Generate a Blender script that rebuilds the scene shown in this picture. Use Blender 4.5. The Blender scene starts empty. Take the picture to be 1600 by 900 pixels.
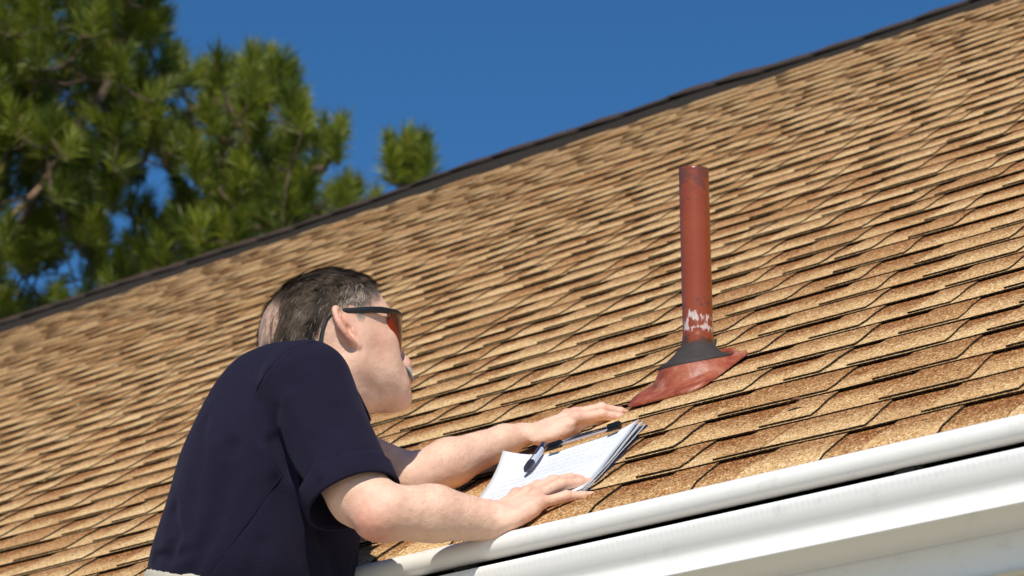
import bpy, bmesh, math, random
import numpy as np
from mathutils import Vector, Matrix, noise as mnoise
R_ = math.radians
sc = bpy.context.scene
C = sc.collection
rng = random.Random(7)
nrng = np.random.default_rng(7)

# ------------------------------------------------------------------ camera
FPX = 4320.0                      # focal length in pixels of the 1600 px photograph
TH = R_(20.8)
CAM = np.array([0, 0, 1.6])
cR = np.array([1, 0, 0.0]); cU = np.array([0, -math.sin(TH), math.cos(TH)]); cF = np.array([0, math.cos(TH), math.sin(TH)])
cd = bpy.data.cameras.new('camera'); cam = bpy.data.objects.new('camera', cd); C.objects.link(cam); sc.camera = cam
cd.sensor_width = 36; cd.lens = FPX * 36 / 1600
cd.clip_start = .05; cd.clip_end = 3000
cam.location = CAM; cam.rotation_euler = (math.pi / 2 + TH, 0, 0)
cd.dof.use_dof = True; cd.dof.focus_distance = 3.75; cd.dof.aperture_fstop = 10

# ------------------------------------------------------------------ world and sun
SUN_AZ, SUN_EL = R_(6), R_(44)    # light travels towards +Y, a little to +X
sdir = np.array([-math.sin(SUN_AZ) * math.cos(SUN_EL), -math.cos(SUN_AZ) * math.cos(SUN_EL), math.sin(SUN_EL)])  # to the sun
W = bpy.data.worlds.new('World'); sc.world = W; W.use_nodes = True
nt = W.node_tree; bg = nt.nodes['Background']
sky = nt.nodes.new('ShaderNodeTexSky'); sky.sky_type = 'NISHITA'; sky.sun_disc = False
sky.sun_elevation = SUN_EL; sky.sun_rotation = math.atan2(sdir[0], sdir[1])
sky.altitude = 1500; sky.air_density = 1.1; sky.dust_density = 0.0; sky.ozone_density = 5
hs = nt.nodes.new('ShaderNodeHueSaturation'); hs.inputs['Saturation'].default_value = 1.22
nt.links.new(sky.outputs[0], hs.inputs['Color']); nt.links.new(hs.outputs[0], bg.inputs[0]); bg.inputs[1].default_value = .105
sl = bpy.data.lights.new('sun', 'SUN'); sun = bpy.data.objects.new('sun', sl); C.objects.link(sun)
sl.energy = 4.5; sl.angle = R_(.53); sl.color = (1, .94, .84)
sun.rotation_euler = Vector(sdir).to_track_quat('Z', 'Y').to_euler(); sun.location = (0, 0, 12)
sc.view_settings.view_transform = 'Standard'; sc.view_settings.look = 'None'
sc.view_settings.exposure = 0; sc.view_settings.gamma = 1

# ------------------------------------------------------------------ frames and point helpers
def P(px, py, d): return CAM + d * (cF + cR * (px - 800) / FPX + cU * (450 - py) / FPX)
AZ = R_(50); PH = R_(35.5)
ev = np.array([math.sin(AZ), -math.cos(AZ), 0]); nv = np.array([math.cos(AZ), math.sin(AZ), 0]); zv = np.array([0, 0, 1.0])
uv = nv * math.cos(PH) + zv * math.sin(PH); Nv = -nv * math.sin(PH) + zv * math.cos(PH)
P0 = P(820, 775, 3.85)
def roofpt(s, v, h=0): return P0 + ev * s + uv * v + Nv * h
def onroof(px, py, h=0):
    D = P(px, py, 1) - CAM; return CAM + D * (((P0 + Nv * h - CAM) @ Nv) / (D @ Nv))
E0 = roofpt(0, -.165)
def eavept(s, o, z): return E0 + ev * s - nv * o + zv * z
RIDGE_V = 4.37
def unit(v): v = np.asarray(v, float); return v / np.linalg.norm(v)

# ------------------------------------------------------------------ object helpers
def tag(o, label=None, cat=None, group=None, kind=None):
    if label: o['label'] = label
    if cat: o['category'] = cat
    if group: o['group'] = group
    if kind: o['kind'] = kind
    return o
def empty(name, loc=(0, 0, 0)):
    o = bpy.data.objects.new(name, None); C.objects.link(o); o.location = loc; o.empty_display_size = .1
    return o
def link(name, me, mats, parent=None, smooth=False):
    o = bpy.data.objects.new(name, me); C.objects.link(o)
    for m in (mats if isinstance(mats, (list, tuple)) else [mats]): me.materials.append(m)
    if smooth: me.polygons.foreach_set('use_smooth', [True] * len(me.polygons))
    if parent:
        o.parent = parent
        o.matrix_parent_inverse = Matrix.Translation(-Vector(parent_loc(parent)))
    return o
def parent_loc(p):
    l = Vector(p.location)
    return l if p.parent is None else l
def mesh(name, vs, fs, mats, parent=None, smooth=False, mi=None, uvs=None):
    me = bpy.data.meshes.new(name); me.from_pydata([tuple(map(float, v)) for v in vs], [], fs)
    if mi is not None: me.polygons.foreach_set('material_index', mi)
    me.update()
    return link(name, me, mats, parent, smooth)
def bigmesh(name, v, q, mats, parent=None, smooth=True):
    me = bpy.data.meshes.new(name); n = len(v); m = len(q); k = q.shape[1]
    me.vertices.add(n); me.vertices.foreach_set('co', np.asarray(v, np.float32).ravel())
    me.loops.add(m * k); me.loops.foreach_set('vertex_index', q.ravel().astype(np.int32))
    me.polygons.add(m); me.polygons.foreach_set('loop_start', np.arange(0, m * k, k, dtype=np.int32))
    me.update(calc_edges=True)
    me.validate()
    return link(name, me, mats, parent, smooth)
def colattr(me, name, arr):
    a = me.color_attributes.new(name, 'FLOAT_COLOR', 'POINT')
    c = np.ones((len(me.vertices), 4), np.float32); c[:, :arr.shape[1]] = arr
    a.data.foreach_set('color', c.ravel())
class MB:
    def __init__(s): s.v = []; s.f = []; s.m = []
    def box(s, c, ax, ay, az, m=0):
        c, ax, ay, az = map(np.asarray, (c, ax, ay, az)); b = len(s.v)
        for k in (-1, 1):
            for j in (-1, 1):
                for i in (-1, 1): s.v.append(c + ax * i + ay * j + az * k)
        for q in ((0, 2, 3, 1), (4, 5, 7, 6), (0, 1, 5, 4), (2, 6, 7, 3), (0, 4, 6, 2), (1, 3, 7, 5)):
            s.f.append([b + i for i in q]); s.m.append(m)
    def tube(s, pts, rad, n=10, m=0, cap=True, flat=1.0, up=(0, 0, 1)):
        pts = [np.asarray(p, float) for p in pts]; b = len(s.v)
        if not hasattr(rad, '__len__'): rad = [rad] * len(pts)
        for i, p in enumerate(pts):
            t = unit(pts[min(i + 1, len(pts) - 1)] - pts[max(i - 1, 0)])
            x = np.cross(t, up); x = unit(x) if np.linalg.norm(x) > 1e-4 else unit(np.cross(t, (1, 0, 0))); y = np.cross(x, t)
            for k in range(n):
                a = 2 * math.pi * k / n; s.v.append(p + (x * math.cos(a) * flat + y * math.sin(a)) * rad[i])
        for i in range(len(pts) - 1):
            for k in range(n):
                k2 = (k + 1) % n; s.f.append([b + i * n + k, b + i * n + k2, b + (i + 1) * n + k2, b + (i + 1) * n + k]); s.m.append(m)
        if cap:
            s.f.append([b + k for k in range(n)][::-1]); s.m.append(m)
            s.f.append([b + (len(pts) - 1) * n + k for k in range(n)]); s.m.append(m)
    def sweep(s, prof, a, b_, seg=1, m=0, closed=True):
        """profile (list of 3-vectors functions of s) swept from s=a to s=b_ along the eave"""
        n = len(prof); b = len(s.v)
        for i in range(seg + 1):
            t = a + (b_ - a) * i / seg
            for (o, z) in prof: s.v.append(eavept(t, o, z))
        for i in range(seg):
            for k in range(n if closed else n - 1):
                k2 = (k + 1) % n; s.f.append([b + i * n + k, b + i * n + k2, b + (i + 1) * n + k2, b + (i + 1) * n + k]); s.m.append(m)
        if closed:
            s.f.append([b + k for k in range(n)]); s.m.append(m); s.f.append([b + seg * n + k for k in range(n)][::-1]); s.m.append(m)
    def build(s, name, mats, parent=None, smooth=False):
        o = mesh(name, s.v, s.f, mats, parent, False, s.m)
        if smooth: smooth_by_angle(o.data, 40)
        bm = bmesh.new(); bm.from_mesh(o.data); bmesh.ops.recalc_face_normals(bm, faces=bm.faces); bm.to_mesh(o.data); bm.free()
        return o
def smooth_by_angle(me, deg):
    bm = bmesh.new(); bm.from_mesh(me)
    for f in bm.faces: f.smooth = True
    for e in bm.edges:
        if len(e.link_faces) == 2 and e.calc_face_angle(0) > R_(deg): e.smooth = False
    bm.to_mesh(me); bm.free()

# ------------------------------------------------------------------ materials
def newmat(name):
    m = bpy.data.materials.new(name); m.use_nodes = True; nt = m.node_tree
    return m, nt, nt.nodes['Principled BSDF']
def N(nt, t, **kw):
    n = nt.nodes.new(t)
    for k, v in kw.items():
        if k.startswith('i_'):
            key = k[2:]; key = int(key) if key.isdigit() else key.replace('_', ' ')
            n.inputs[key].default_value = v
        else: setattr(n, k, v)
    return n
def ramp(nt, stops, interp='LINEAR'):
    n = nt.nodes.new('ShaderNodeValToRGB'); cr = n.color_ramp; cr.interpolation = interp
    while len(cr.elements) < len(stops): cr.elements.new(.5)
    for e, (p, c) in zip(cr.elements, stops): e.position = p; e.color = (*c, 1) if len(c) == 3 else c
    return n
def mixc(nt, a, b, fac, mode='MIX'):
    n = nt.nodes.new('ShaderNodeMix'); n.data_type = 'RGBA'; n.blend_type = mode
    for sock, v in ((n.inputs[0], fac), (n.inputs[6], a), (n.inputs[7], b)):
        if isinstance(v, bpy.types.NodeSocket): nt.links.new(v, sock)
        elif isinstance(v, (int, float)): sock.default_value = v
        else: sock.default_value = (*v, 1)
    return n.outputs[2]
def math_(nt, op, a, b=0.0, c=None, clamp=False):
    n = nt.nodes.new('ShaderNodeMath'); n.operation = op; n.use_clamp = clamp
    for i, v in enumerate((a, b) if c is None else (a, b, c)):
        if isinstance(v, bpy.types.NodeSocket): nt.links.new(v, n.inputs[i])
        else: n.inputs[i].default_value = v
    return n.outputs[0]
def noise(nt, vec, scale, detail=3, rough=.55, dim='3D'):
    n = N(nt, 'ShaderNodeTexNoise', i_Scale=scale, i_Detail=detail, i_Roughness=rough); nt.links.new(vec, n.inputs['Vector']); return n.outputs['Fac']
def pos(nt): return nt.nodes.new('ShaderNodeNewGeometry').outputs['Position']
def bump(nt, bsdf, h, strength=.5, dist=.001):
    n = N(nt, 'ShaderNodeBump', i_Strength=strength, i_Distance=dist); nt.links.new(h, n.inputs['Height']); nt.links.new(n.outputs[0], bsdf.inputs['Normal']); return n
def simple(name, col, rough=.5, metal=0, nscale=0, namt=.15, bstr=0, bscale=200, coat=0, bdist=.001):
    m, nt, b = newmat(name); b.inputs['Roughness'].default_value = rough; b.inputs['Metallic'].default_value = metal
    b.inputs['Coat Weight'].default_value = coat
    p = pos(nt)
    if nscale:
        f = noise(nt, p, nscale, 5)
        c = mixc(nt, tuple(x * (1 - namt) for x in col), tuple(min(1, x * (1 + namt)) for x in col), f); nt.links.new(c, b.inputs['Base Color'])
    else: b.inputs['Base Color'].default_value = (*col, 1)
    if bstr: bump(nt, b, noise(nt, p, bscale, 4), bstr, bdist)
    return m

def shingle_material():
    m, nt, b = newmat('asphalt_granules')
    p = pos(nt); at = N(nt, 'ShaderNodeAttribute', attribute_name='lay'); sep = N(nt, 'ShaderNodeSeparateColor'); nt.links.new(at.outputs['Color'], sep.inputs[0])
    v, kind, rnd = sep.outputs[0], sep.outputs[1], sep.outputs[2]     # v: 0 at the butt .. 1 ; kind: 1 tooth 0 base ; rnd per tab
    vor = N(nt, 'ShaderNodeTexVoronoi', i_Scale=430.0); nt.links.new(p, vor.inputs['Vector'])
    vs = N(nt, 'ShaderNodeSeparateColor'); nt.links.new(vor.outputs['Color'], vs.inputs[0])
    g = vs.outputs[0]
    big = noise(nt, p, 9, 3); med = noise(nt, p, 60, 3)
    # the brown shadow band printed on the upper part of every course
    band = math_(nt, 'MULTIPLY_ADD', med, .55, math_(nt, 'SUBTRACT', v, .22))
    gapn = noise(nt, p, 5.5, 2); shift = math_(nt, 'MULTIPLY', math_(nt, 'SUBTRACT', 1.0, kind), math_(nt, 'MULTIPLY_ADD', gapn, .9, -.46))
    band = math_(nt, 'ADD', band, shift)
    br = ramp(nt, [(.34, (0, 0, 0)), (.80, (1, 1, 1))]); nt.links.new(band, br.inputs[0])
    light = ramp(nt, [(0, (.14, .060, .022)), (.10, (.43, .235, .085)), (.40, (.66, .418, .185)), (.80, (.76, .530, .265)), (1, (.98, .82, .54))]); nt.links.new(g, light.inputs[0])
    tan = ramp(nt, [(0, (.10, .036, .012)), (.2, (.35, .152, .050)), (.55, (.56, .305, .118)), (.88, (.68, .425, .185)), (1, (.9, .70, .42))]); nt.links.new(g, tan.inputs[0])
    brown = ramp(nt, [(0, (.055, .018, .006)), (.5, (.255, .088, .027)), (.82, (.39, .165, .055)), (1, (.70, .47, .23))]); nt.links.new(g, brown.inputs[0])
    pick = math_(nt, 'ADD', math_(nt, 'MULTIPLY', rnd, .80), math_(nt, 'MULTIPLY_ADD', big, .7, -.36), clamp=True)
    base = mixc(nt, light.outputs[0], tan.outputs[0], pick)
    darktab = math_(nt, 'GREATER_THAN', rnd, .84)
    base = mixc(nt, base, brown.outputs[0], math_(nt, 'MULTIPLY', darktab, .36))
    amt = math_(nt, 'MULTIPLY', br.outputs[0], math_(nt, 'MULTIPLY_ADD', kind, -.22, .98))
    col = mixc(nt, base, brown.outputs[0], amt)
    nt.links.new(col, b.inputs['Base Color']); b.inputs['Roughness'].default_value = .85
    b.inputs['Specular IOR Level'].default_value = .06
    bump(nt, b, math_(nt, 'ADD', vor.outputs['Distance'], math_(nt, 'MULTIPLY', g, .6)), .55, .0009)
    return m
M = {}
M['granule'] = shingle_material()
def edge_material():
    m, nt, b = newmat('asphalt_edge'); p = pos(nt)
    vor = N(nt, 'ShaderNodeTexVoronoi', i_Scale=700.0); nt.links.new(p, vor.inputs['Vector'])
    vs = N(nt, 'ShaderNodeSeparateColor'); nt.links.new(vor.outputs['Color'], vs.inputs[0])
    r = ramp(nt, [(0, (.014, .012, .010)), (.75, (.03, .025, .018)), (.92, (.09, .065, .04)), (1, (.3, .2, .1))]); nt.links.new(vs.outputs[0], r.inputs[0])
    nt.links.new(r.outputs[0], b.inputs['Base Color']); b.inputs['Roughness'].default_value = .9; b.inputs['Specular IOR Level'].default_value = .04
    return m
M['edge'] = edge_material()
def white_paint(name, col, dirt):
    m, nt, b = newmat(name); p = pos(nt)
    mp = N(nt, 'ShaderNodeMapping', i_Rotation=(0, 0, R_(40)), i_Scale=(30, 3, 30)); nt.links.new(p, mp.inputs[0])
    a = noise(nt, mp.outputs[0], 1.0, 6, .7); f = ramp(nt, [(.56, (0, 0, 0)), (.8, (1, 1, 1))]); nt.links.new(a, f.inputs[0])
    a2 = noise(nt, p, 260, 3, .7); f2 = ramp(nt, [(.64, (0, 0, 0)), (.74, (1, 1, 1))]); nt.links.new(a2, f2.inputs[0])
    mm = math_(nt, 'ADD', math_(nt, 'MULTIPLY', f.outputs[0], dirt), math_(nt, 'MULTIPLY', f2.outputs[0], dirt * .6), clamp=True)
    nt.links.new(mixc(nt, col, (.33, .28, .2), mm), b.inputs['Base Color'])
    b.inputs['Roughness'].default_value = .38
    bump(nt, b, noise(nt, p, 25, 2), .12, .002)
    return m
M['white'] = white_paint('white_aluminium', (.82, .80, .755), .38)
def rippled(m):  # bump stripes stand in for sun reflections along the trough top
    nt = m.node_tree; b = nt.nodes['Principled BSDF']; p = pos(nt)
    d1 = N(nt, 'ShaderNodeVectorMath', operation='DOT_PRODUCT'); d1.inputs[1].default_value = tuple(ev); nt.links.new(p, d1.inputs[0])
    z = N(nt, 'ShaderNodeSeparateXYZ'); nt.links.new(p, z.inputs[0])
    wv = math_(nt, 'SINE', math_(nt, 'MULTIPLY', d1.outputs['Value'], 2 * math.pi / .0085))
    mk = N(nt, 'ShaderNodeMapRange', clamp=True); mk.inputs[1].default_value = E0[2] - .074; mk.inputs[2].default_value = E0[2] - .062; nt.links.new(z.outputs[2], mk.inputs[0])
    bump(nt, b, math_(nt, 'MULTIPLY', wv, mk.outputs[0]), .09, .0012)
M['trough'] = white_paint('white_aluminium_sun_ripples', (.85, .835, .80), .30); rippled(M['trough'])
M['gutter_shade'] = simple('gutter_inside_shadowed_metal', (.05, .045, .04), .7)  # shade of the trough interior put into a dark metal colour
M['fascia'] = white_paint('fascia_paint', (.80, .81, .82), .30)
M['soffit'] = simple('soffit_vinyl', (.72, .62, .45), .6, nscale=8)
M['siding'] = simple('siding_vinyl', (.6, .52, .38), .55, nscale=6, bstr=.1, bscale=300)
M['ridge_dark'] = simple('ridge_vent_plastic', (.022, .017, .013), .9, nscale=60, namt=.4, bstr=.4, bscale=200, bdist=.002)
def cap_material():
    m, nt, b = newmat('ridge_cap_granules'); p = pos(nt)
    vor = N(nt, 'ShaderNodeTexVoronoi', i_Scale=600.0); nt.links.new(p, vor.inputs['Vector'])
    r = ramp(nt, [(0, (.02, .014, .011)), (.6, (.055, .036, .028)), (1, (.25, .16, .12))]); nt.links.new(vor.outputs['Color'], r.inputs[0])
    nt.links.new(r.outputs[0], b.inputs['Base Color']); b.inputs['Roughness'].default_value = .9; b.inputs['Specular IOR Level'].default_value = .05
    return m
M['cap'] = cap_material()
M['grass'] = simple('dry_lawn', (.20, .19, .09), .9, nscale=1.2, namt=.4, bstr=.6, bscale=40, bdist=.03)
M['concrete'] = simple('driveway_concrete', (.60, .55, .46), .85, nscale=3, namt=.12, bstr=.2, bscale=90)

# ================================================================== ground
tag(mesh('ground', [(-600, -600, 0), (600, -600, 0), (600, 600, 0), (-600, 600, 0)], [(0, 1, 2, 3)], M['grass']), kind='structure')
def sheet(name, pts, z, mat):
    return tag(mesh(name, [(p[0], p[1], z) for p in pts], [tuple(range(len(pts)))], mat), kind='structure')
drv = [E0 + ev * a - nv * b for a, b in ((-9, .9), (9, .9), (9, 12), (-9, 12))]
dv = MB(); dv.box(np.array([*(sum(drv) / 4)[:2], .03]), ev * 9, nv * 5.55, zv * .03)
tag(dv.build('bounce_driveway', M['concrete']), kind='structure')  # unseen pale concrete, added and sized to bounce sunlight under the gutter

# ================================================================== house
house = tag(empty('house', (E0[0], E0[1], 0)), 'house with tan and brown shingle roof, white gutter and painted red vent pipe', 'house')
S0, S1 = -9.2, 2.6                # extent of the roof along the eave
EXPO = .1125; TB = .0023; TT = .0032; NC = 40; V0 = -.188
def wav(s, v):                    # gentle unevenness of the deck and of bent shingles
    return .0030 * mnoise.noise((s * 1.9, v * 1.6, 3.1)) + .0016 * mnoise.noise((s * 6.5, v * 7, 9.4))
def surf(s, v, c, layer):
    """point on the top of a layer (0 base underside, 1 base top, 2 tooth top) of course c, v from 0 to 1 in the exposure"""
    h = (TB + TT) * (1 - v) + (TT if layer == 2 else 0) - .0009 * math.sin(2 * math.pi * v) * (1 if c else 0)
    y = V0 + (c + v) * EXPO
    if c == 0: h -= .006 * max(0, 1 - v * 2.2) ** 2
    return roofpt(s, y, h + wav(s, y))
# deck under the shingles, both slopes, with the gable walls below
roof_v = V0 + NC * EXPO
mb = MB()
rp = lambda s, v, h: roofpt(s, v, h)
ridge_top = roofpt(0, RIDGE_V, 0)
half = (ridge_top - E0) @ nv
for side in (0, 1):
    q = []
    for s in (S0, S1):
        a = rp(s, -.17, -.012); bpt = rp(s, RIDGE_V, -.012)
        if side: a = a + nv * 2 * ((bpt - a) @ nv)
        q.append((a, bpt))
    b = len(mb.v)
    for (a, bpt) in q: mb.v += [a, bpt, a - zv * .02, bpt - zv * .02]
    for fq in ((0, 1, 5, 4), (2, 3, 7, 6), (0, 4, 6, 2), (1, 5, 7, 3), (0, 2, 3, 1), (4, 5, 7, 6)):
        mb.f.append([b + i for i in fq]); mb.m.append(0)
roof = mb.build('roof', M['edge'], house)
roof['label'] = 'sloping roof of tan and brown laminated asphalt shingles with a dark ridge'

def shingle_mesh(s0, s1, c, r, tabs):
    vs, fs, mi, at = [], [], [], []
    rows = [0, .3, .65, 1.0, 1.28]
    rnd_b = r.random()
    def quad(a, b_, c_, d, m): fs.append((a, b_, c_, d)); mi.append(m)
    def strip(x0, x1, layer, kind, rnd, dy, slant0=0, slant1=0, sides=True, nx=None):
        nx = nx or max(1, round((x1 - x0) / .14)); b = len(vs); nr = len(rows)
        for j, v in enumerate(rows):
            vv = v + (dy if j == 0 else 0)
            for i in range(nx + 1):
                t = i / nx; x = x0 + (x1 - x0) * t + (slant0 * (1 - t) + slant1 * t) * v
                jit = .0 if not sides else .02 * mnoise.noise((x * 9, c * 3.7, layer))
                vs.append(surf(x, vv + (jit if j == 0 else 0), c, layer)); at.append((v, kind, rnd))
        for j in range(nr - 1):
            for i in range(nx):
                a = b + j * (nx + 1) + i; quad(a, a + 1, a + nx + 2, a + nx + 1, 0)
        # butt edge and sides, down to the layer below
        b2 = len(vs)
        for i in range(nx + 1): vs.append(np.asarray(vs[b + i]) - Nv * (TB if layer == 1 else TT)); at.append((0, kind, rnd))
        for i in range(nx): quad(b2 + i, b2 + i + 1, b + i + 1, b + i, 1)
        if sides:
            for i in (0, nx):
                b3 = len(vs)
                for j in range(nr): vs.append(np.asarray(vs[b + j * (nx + 1) + i]) - Nv * (TB if layer == 1 else TT)); at.append((0, kind, rnd))
                for j in range(nr - 1):
                    a, d = b + j * (nx + 1) + i, b + (j + 1) * (nx + 1) + i
                    quad(b3 + j, b3 + j + 1, d, a, 1)
    strip(s0, s1, 1, 0, rnd_b, 0)
    for (a, b_, rnd, s_a, s_b) in tabs: strip(a, b_, 2, 1, rnd, .036, s_a, s_b)
    return vs, fs, mi, at
def put_shingle(vs, fs, mi, at, name):
    me = bpy.data.meshes.new(name); me.from_pydata([tuple(v) for v in vs], [], fs)
    me.polygons.foreach_set('material_index', mi); me.update()
    o = link(name, me, [M['granule'], M['edge']], roof); colattr(me, 'lay', np.array(at, np.float32)); return o
def sees(s, v):
    q = roofpt(s, v) - CAM; d = q @ cF; x = 800 + FPX * (q @ cR) / d; y = 450 - FPX * (q @ cU) / d
    return x, y, d
cand = []
for c in range(NC):
    r = random.Random(100 + c)
    off = (c * .347 + r.uniform(-.06, .06)) % 1.0
    s = S0 - off
    while s < S1:
        a, b_ = max(s, S0), min(s + 1.0, S1)
        if b_ - a > .06:
            tabs = []; x = a + r.uniform(-.05, .06)
            while x < b_ - .03:
                w = r.choice((.07, .09, .12, .15, .18)) * r.uniform(.85, 1.15)
                x0, x1 = max(x, a + .001), min(x + w, b_ - .001)
                if x1 - x0 > .03:
                    s_a, s_b = (r.uniform(.004, .016), -r.uniform(.004, .016))
                    if x0 <= a + .002: s_a = 0
                    if x1 >= b_ - .002: s_b = 0
                    tabs.append((x0, x1, r.random(), s_a, s_b))
                x += w + r.choice((.06, .08, .11, .14)) * r.uniform(.85, 1.15)
            x_, y_, d_ = sees((a + b_) / 2, V0 + (c + .5) * EXPO)
            vis = min(abs(sees(q, V0 + (c + .5) * EXPO)[0] - 800) - 800 for q in (a, b_, (a + b_) / 2))
            cand.append((max(0, vis) * 1.0 + d_, a + .0008, b_ - .0008, c, tabs, r.random()))
        s += 1.0
cand.sort(key=lambda t: t[0])
rest = ([], [], [], [])
for i, (k, a, b_, c, tabs, q) in enumerate(cand):
    r = random.Random(int(q * 1e6)); vs, fs, mi, at = shingle_mesh(a, b_, c, r, tabs)
    if i < 290: put_shingle(vs, fs, mi, at, 'shingle')
    else:
        b = len(rest[0]); rest[0].extend(vs); rest[1].extend([tuple(j + b for j in f) for f in fs]); rest[2].extend(mi); rest[3].extend(at)
o = put_shingle(*rest, 'shingle_field'); o['kind'] = 'stuff'

# ridge: dark vent strip with overlapping caps
rs = random.Random(5)
s = S0
def sag(s): return .030 * mnoise.noise((s * .8, 1.3, 0)) + .010 * mnoise.noise((s * 3.1, 7.7, 0))
base_r = roofpt(0, RIDGE_V, 0)
def ridgept(s, x, z): return base_r + ev * s + nv * x + zv * (z + sag(s))
mbv = MB(); seg = 60
prof = [(-.165, -.119), (-.165, -.084), (0, .018), (.165, -.084), (.165, -.119)]
b = 0
for i in range(seg + 1):
    t = S0 + (S1 - S0) * i / seg
    for (x, z) in prof: mbv.v.append(ridgept(t, x, z))
for i in range(seg):
    for k in range(4):
        mbv.f.append([i * 5 + k, i * 5 + k + 1, (i + 1) * 5 + k + 1, (i + 1) * 5 + k]); mbv.m.append(0)
mbv.build('ridge_vent', M['ridge_dark'], roof)
while s < S1 - .1:
    h = rs.uniform(0, .004); m2 = MB(); L = .19
    for i, t in enumerate((s, s + L)):
        lift = .0 if i else .011
        t2 = min(t, S1)
        for (x, z) in ((-.158, -.0805), (-.05, -.0135), (0, .014), (.05, -.0135), (.158, -.0805)):
            for dz in (0, .006): m2.v.append(ridgept(t2, x, z + .0050 + lift * .6 + h * .7 + dz))
    for k in range(4):
        a = k * 2
        m2.f += [[a + 1, a + 3, a + 13, a + 11], [a, a + 10, a + 12, a + 2], [a, a + 2, a + 3, a + 1], [a + 10, a + 11, a + 13, a + 12]]
        m2.m += [0, 0, 1, 1]
    m2.f += [[0, 1, 11, 10], [8, 18, 19, 9]]; m2.m += [1, 1]
    m2.build('ridge_cap', [M['cap'], M['ridge_dark']], roof)
    s += L - .012

# gutter with its rounded cover
gut = empty('gutter', E0); gut.parent = house; gut.matrix_parent_inverse = Matrix.Translation(-house.location)
gut['label'] = 'white gutter with a rounded white hood along the roof edge'
def gpart(m, name, mat, smooth=True):
    o = m.build(name, mat, None, smooth); o.parent = gut
    o.matrix_parent_inverse = Matrix.Translation(-Vector(E0)); return o
cx, cz, rr = .030, -.0275, .0160
prof = [(-.05, .0357 - .014), (.004, -.0185)]
for a in range(112, -101, -12): prof.append((cx + rr * math.cos(R_(a)), cz + rr * math.sin(R_(a))))
prof.append((cx - .012, cz - rr + .003))
inner = []
for i, (o_, z_) in enumerate(prof):
    a = prof[max(i - 1, 0)]; b_ = prof[min(i + 1, len(prof) - 1)]; t = np.array([b_[0] - a[0], b_[1] - a[1]]); t /= np.linalg.norm(t)
    inner.append((o_ - t[1] * -1 * -.0011, z_ - t[0] * .0011) if False else (o_ + t[1] * .0011, z_ - t[0] * .0011))
m = MB(); m.sweep(prof + inner[::-1], S0, S1, 24); gpart(m, 'gutter_hood', M['white'])
# K-style trough: front face, bottom, back
fx = .044
front = [(fx - .010, -.0555), (fx - .004, -.0540), (fx, -.0550), (fx + .0015, -.0590), (fx + .0005, -.064), (fx - .001, -.070),
         (fx - .003, -.0765), (fx - .0075, -.084), (fx - .0115, -.0895), (fx - .0130, -.094), (fx - .0125, -.099), (fx - .0115, -.107), (fx - .0110, -.1150),
         (fx - .0125, -.1163), (-.058, -.1163), (-.0595, -.1150), (-.0595, -.045)]
inn = [(-.0585, -.045), (-.0585, -.1135), (fx - .0135, -.1140), (fx - .0150, -.094), (fx - .0048, -.0765), (fx - .002, -.060), (fx - .0035, -.0575), (fx - .009, -.0575)]
m = MB(); m.sweep(front + inn, S0, S1, 1); gpart(m, 'gutter_trough', M['trough'])
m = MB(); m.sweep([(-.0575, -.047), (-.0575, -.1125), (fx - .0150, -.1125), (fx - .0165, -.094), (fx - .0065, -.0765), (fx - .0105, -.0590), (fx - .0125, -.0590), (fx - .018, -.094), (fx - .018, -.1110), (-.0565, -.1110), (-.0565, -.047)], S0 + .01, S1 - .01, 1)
gpart(m, 'gutter_inside_shade', M['gutter_shade'], False)  # added dark liner carrying the shade of the gutter opening
for sgut in (-8.25, -7.56, -6.87, -6.18, -5.49, -4.80, -4.11, -3.42, -2.73, -2.04, -1.35, -.66, .03, .72, 1.41, 2.1):
    m = MB(); c0 = eavept(sgut, 0, -.047); m.box(c0 + -nv * -.008, ev * .012, nv * .040, zv * .0022); m.box(c0 - nv * .024 - zv * .001, ev * .018, nv * .004, zv * .005)
    gpart(m, 'gutter_hanger', M['ridge_dark'], False)
# fascia, soffit, wall
m = MB(); m.sweep([(-.0610, -.030), (-.0610, -.1640), (-.0625, -.1652), (-.082, -.1652), (-.082, -.030)], S0 + .02, S1 - .02, 1); m.build('fascia', M['fascia'], house, True)
sof = MB(); sof.sweep([(-.084, -.158), (-.084, -.166), (-.45, -.166), (-.45, -.158)], S0 + .02, S1 - .02, 1); sof.sweep([(-.055, -.1657), (-.055, -.172), (-.12, -.172), (-.12, -.1662)], S0 + .02, S1 - .02, 1)
sof.build('soffit', M['soffit'], house)
zf = E0[2] - .166
wall = MB()
wall.box((E0 + ev * (S0 + S1) / 2 + nv * half) * np.array([1, 1, 0]) + zv * (zf / 2), ev * ((S1 - S0) / 2 - .3), nv * (half - .45), zv * (zf / 2))
for sg in (S0 + .3, S1 - .3):        # gable triangles
    b = len(wall.v)
    for w in (-.01, .01):
        cpt = E0 + ev * (sg + w)
        wall.v += [np.array([*(cpt + nv * .45)[:2], zf]), np.array([*(cpt + nv * (2 * half - .45))[:2], zf]), np.array([*(cpt + nv * half)[:2], ridge_top[2] - .06])]
    wall.f += [[b, b + 1, b + 2], [b + 3, b + 5, b + 4], [b, b + 3, b + 4, b + 1], [b + 1, b + 4, b + 5, b + 2], [b + 2, b + 5, b + 3, b]]; wall.m += [0] * 5
wall_o = wall.build('wall', M['siding'], house)
k = 0; zz = zf - .12
while zz > .3:
    b_ = MB(); cpt = E0 + ev * (S0 + S1) / 2 + nv * .442; b_.box(np.array([cpt[0], cpt[1], zz]) - nv * .004, ev * ((S1 - S0) / 2 - .3), nv * .006 + zv * .0, zv * .054 - nv * .004)
    b_.build('siding_board', M['siding'], wall_o); zz -= .11

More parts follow.
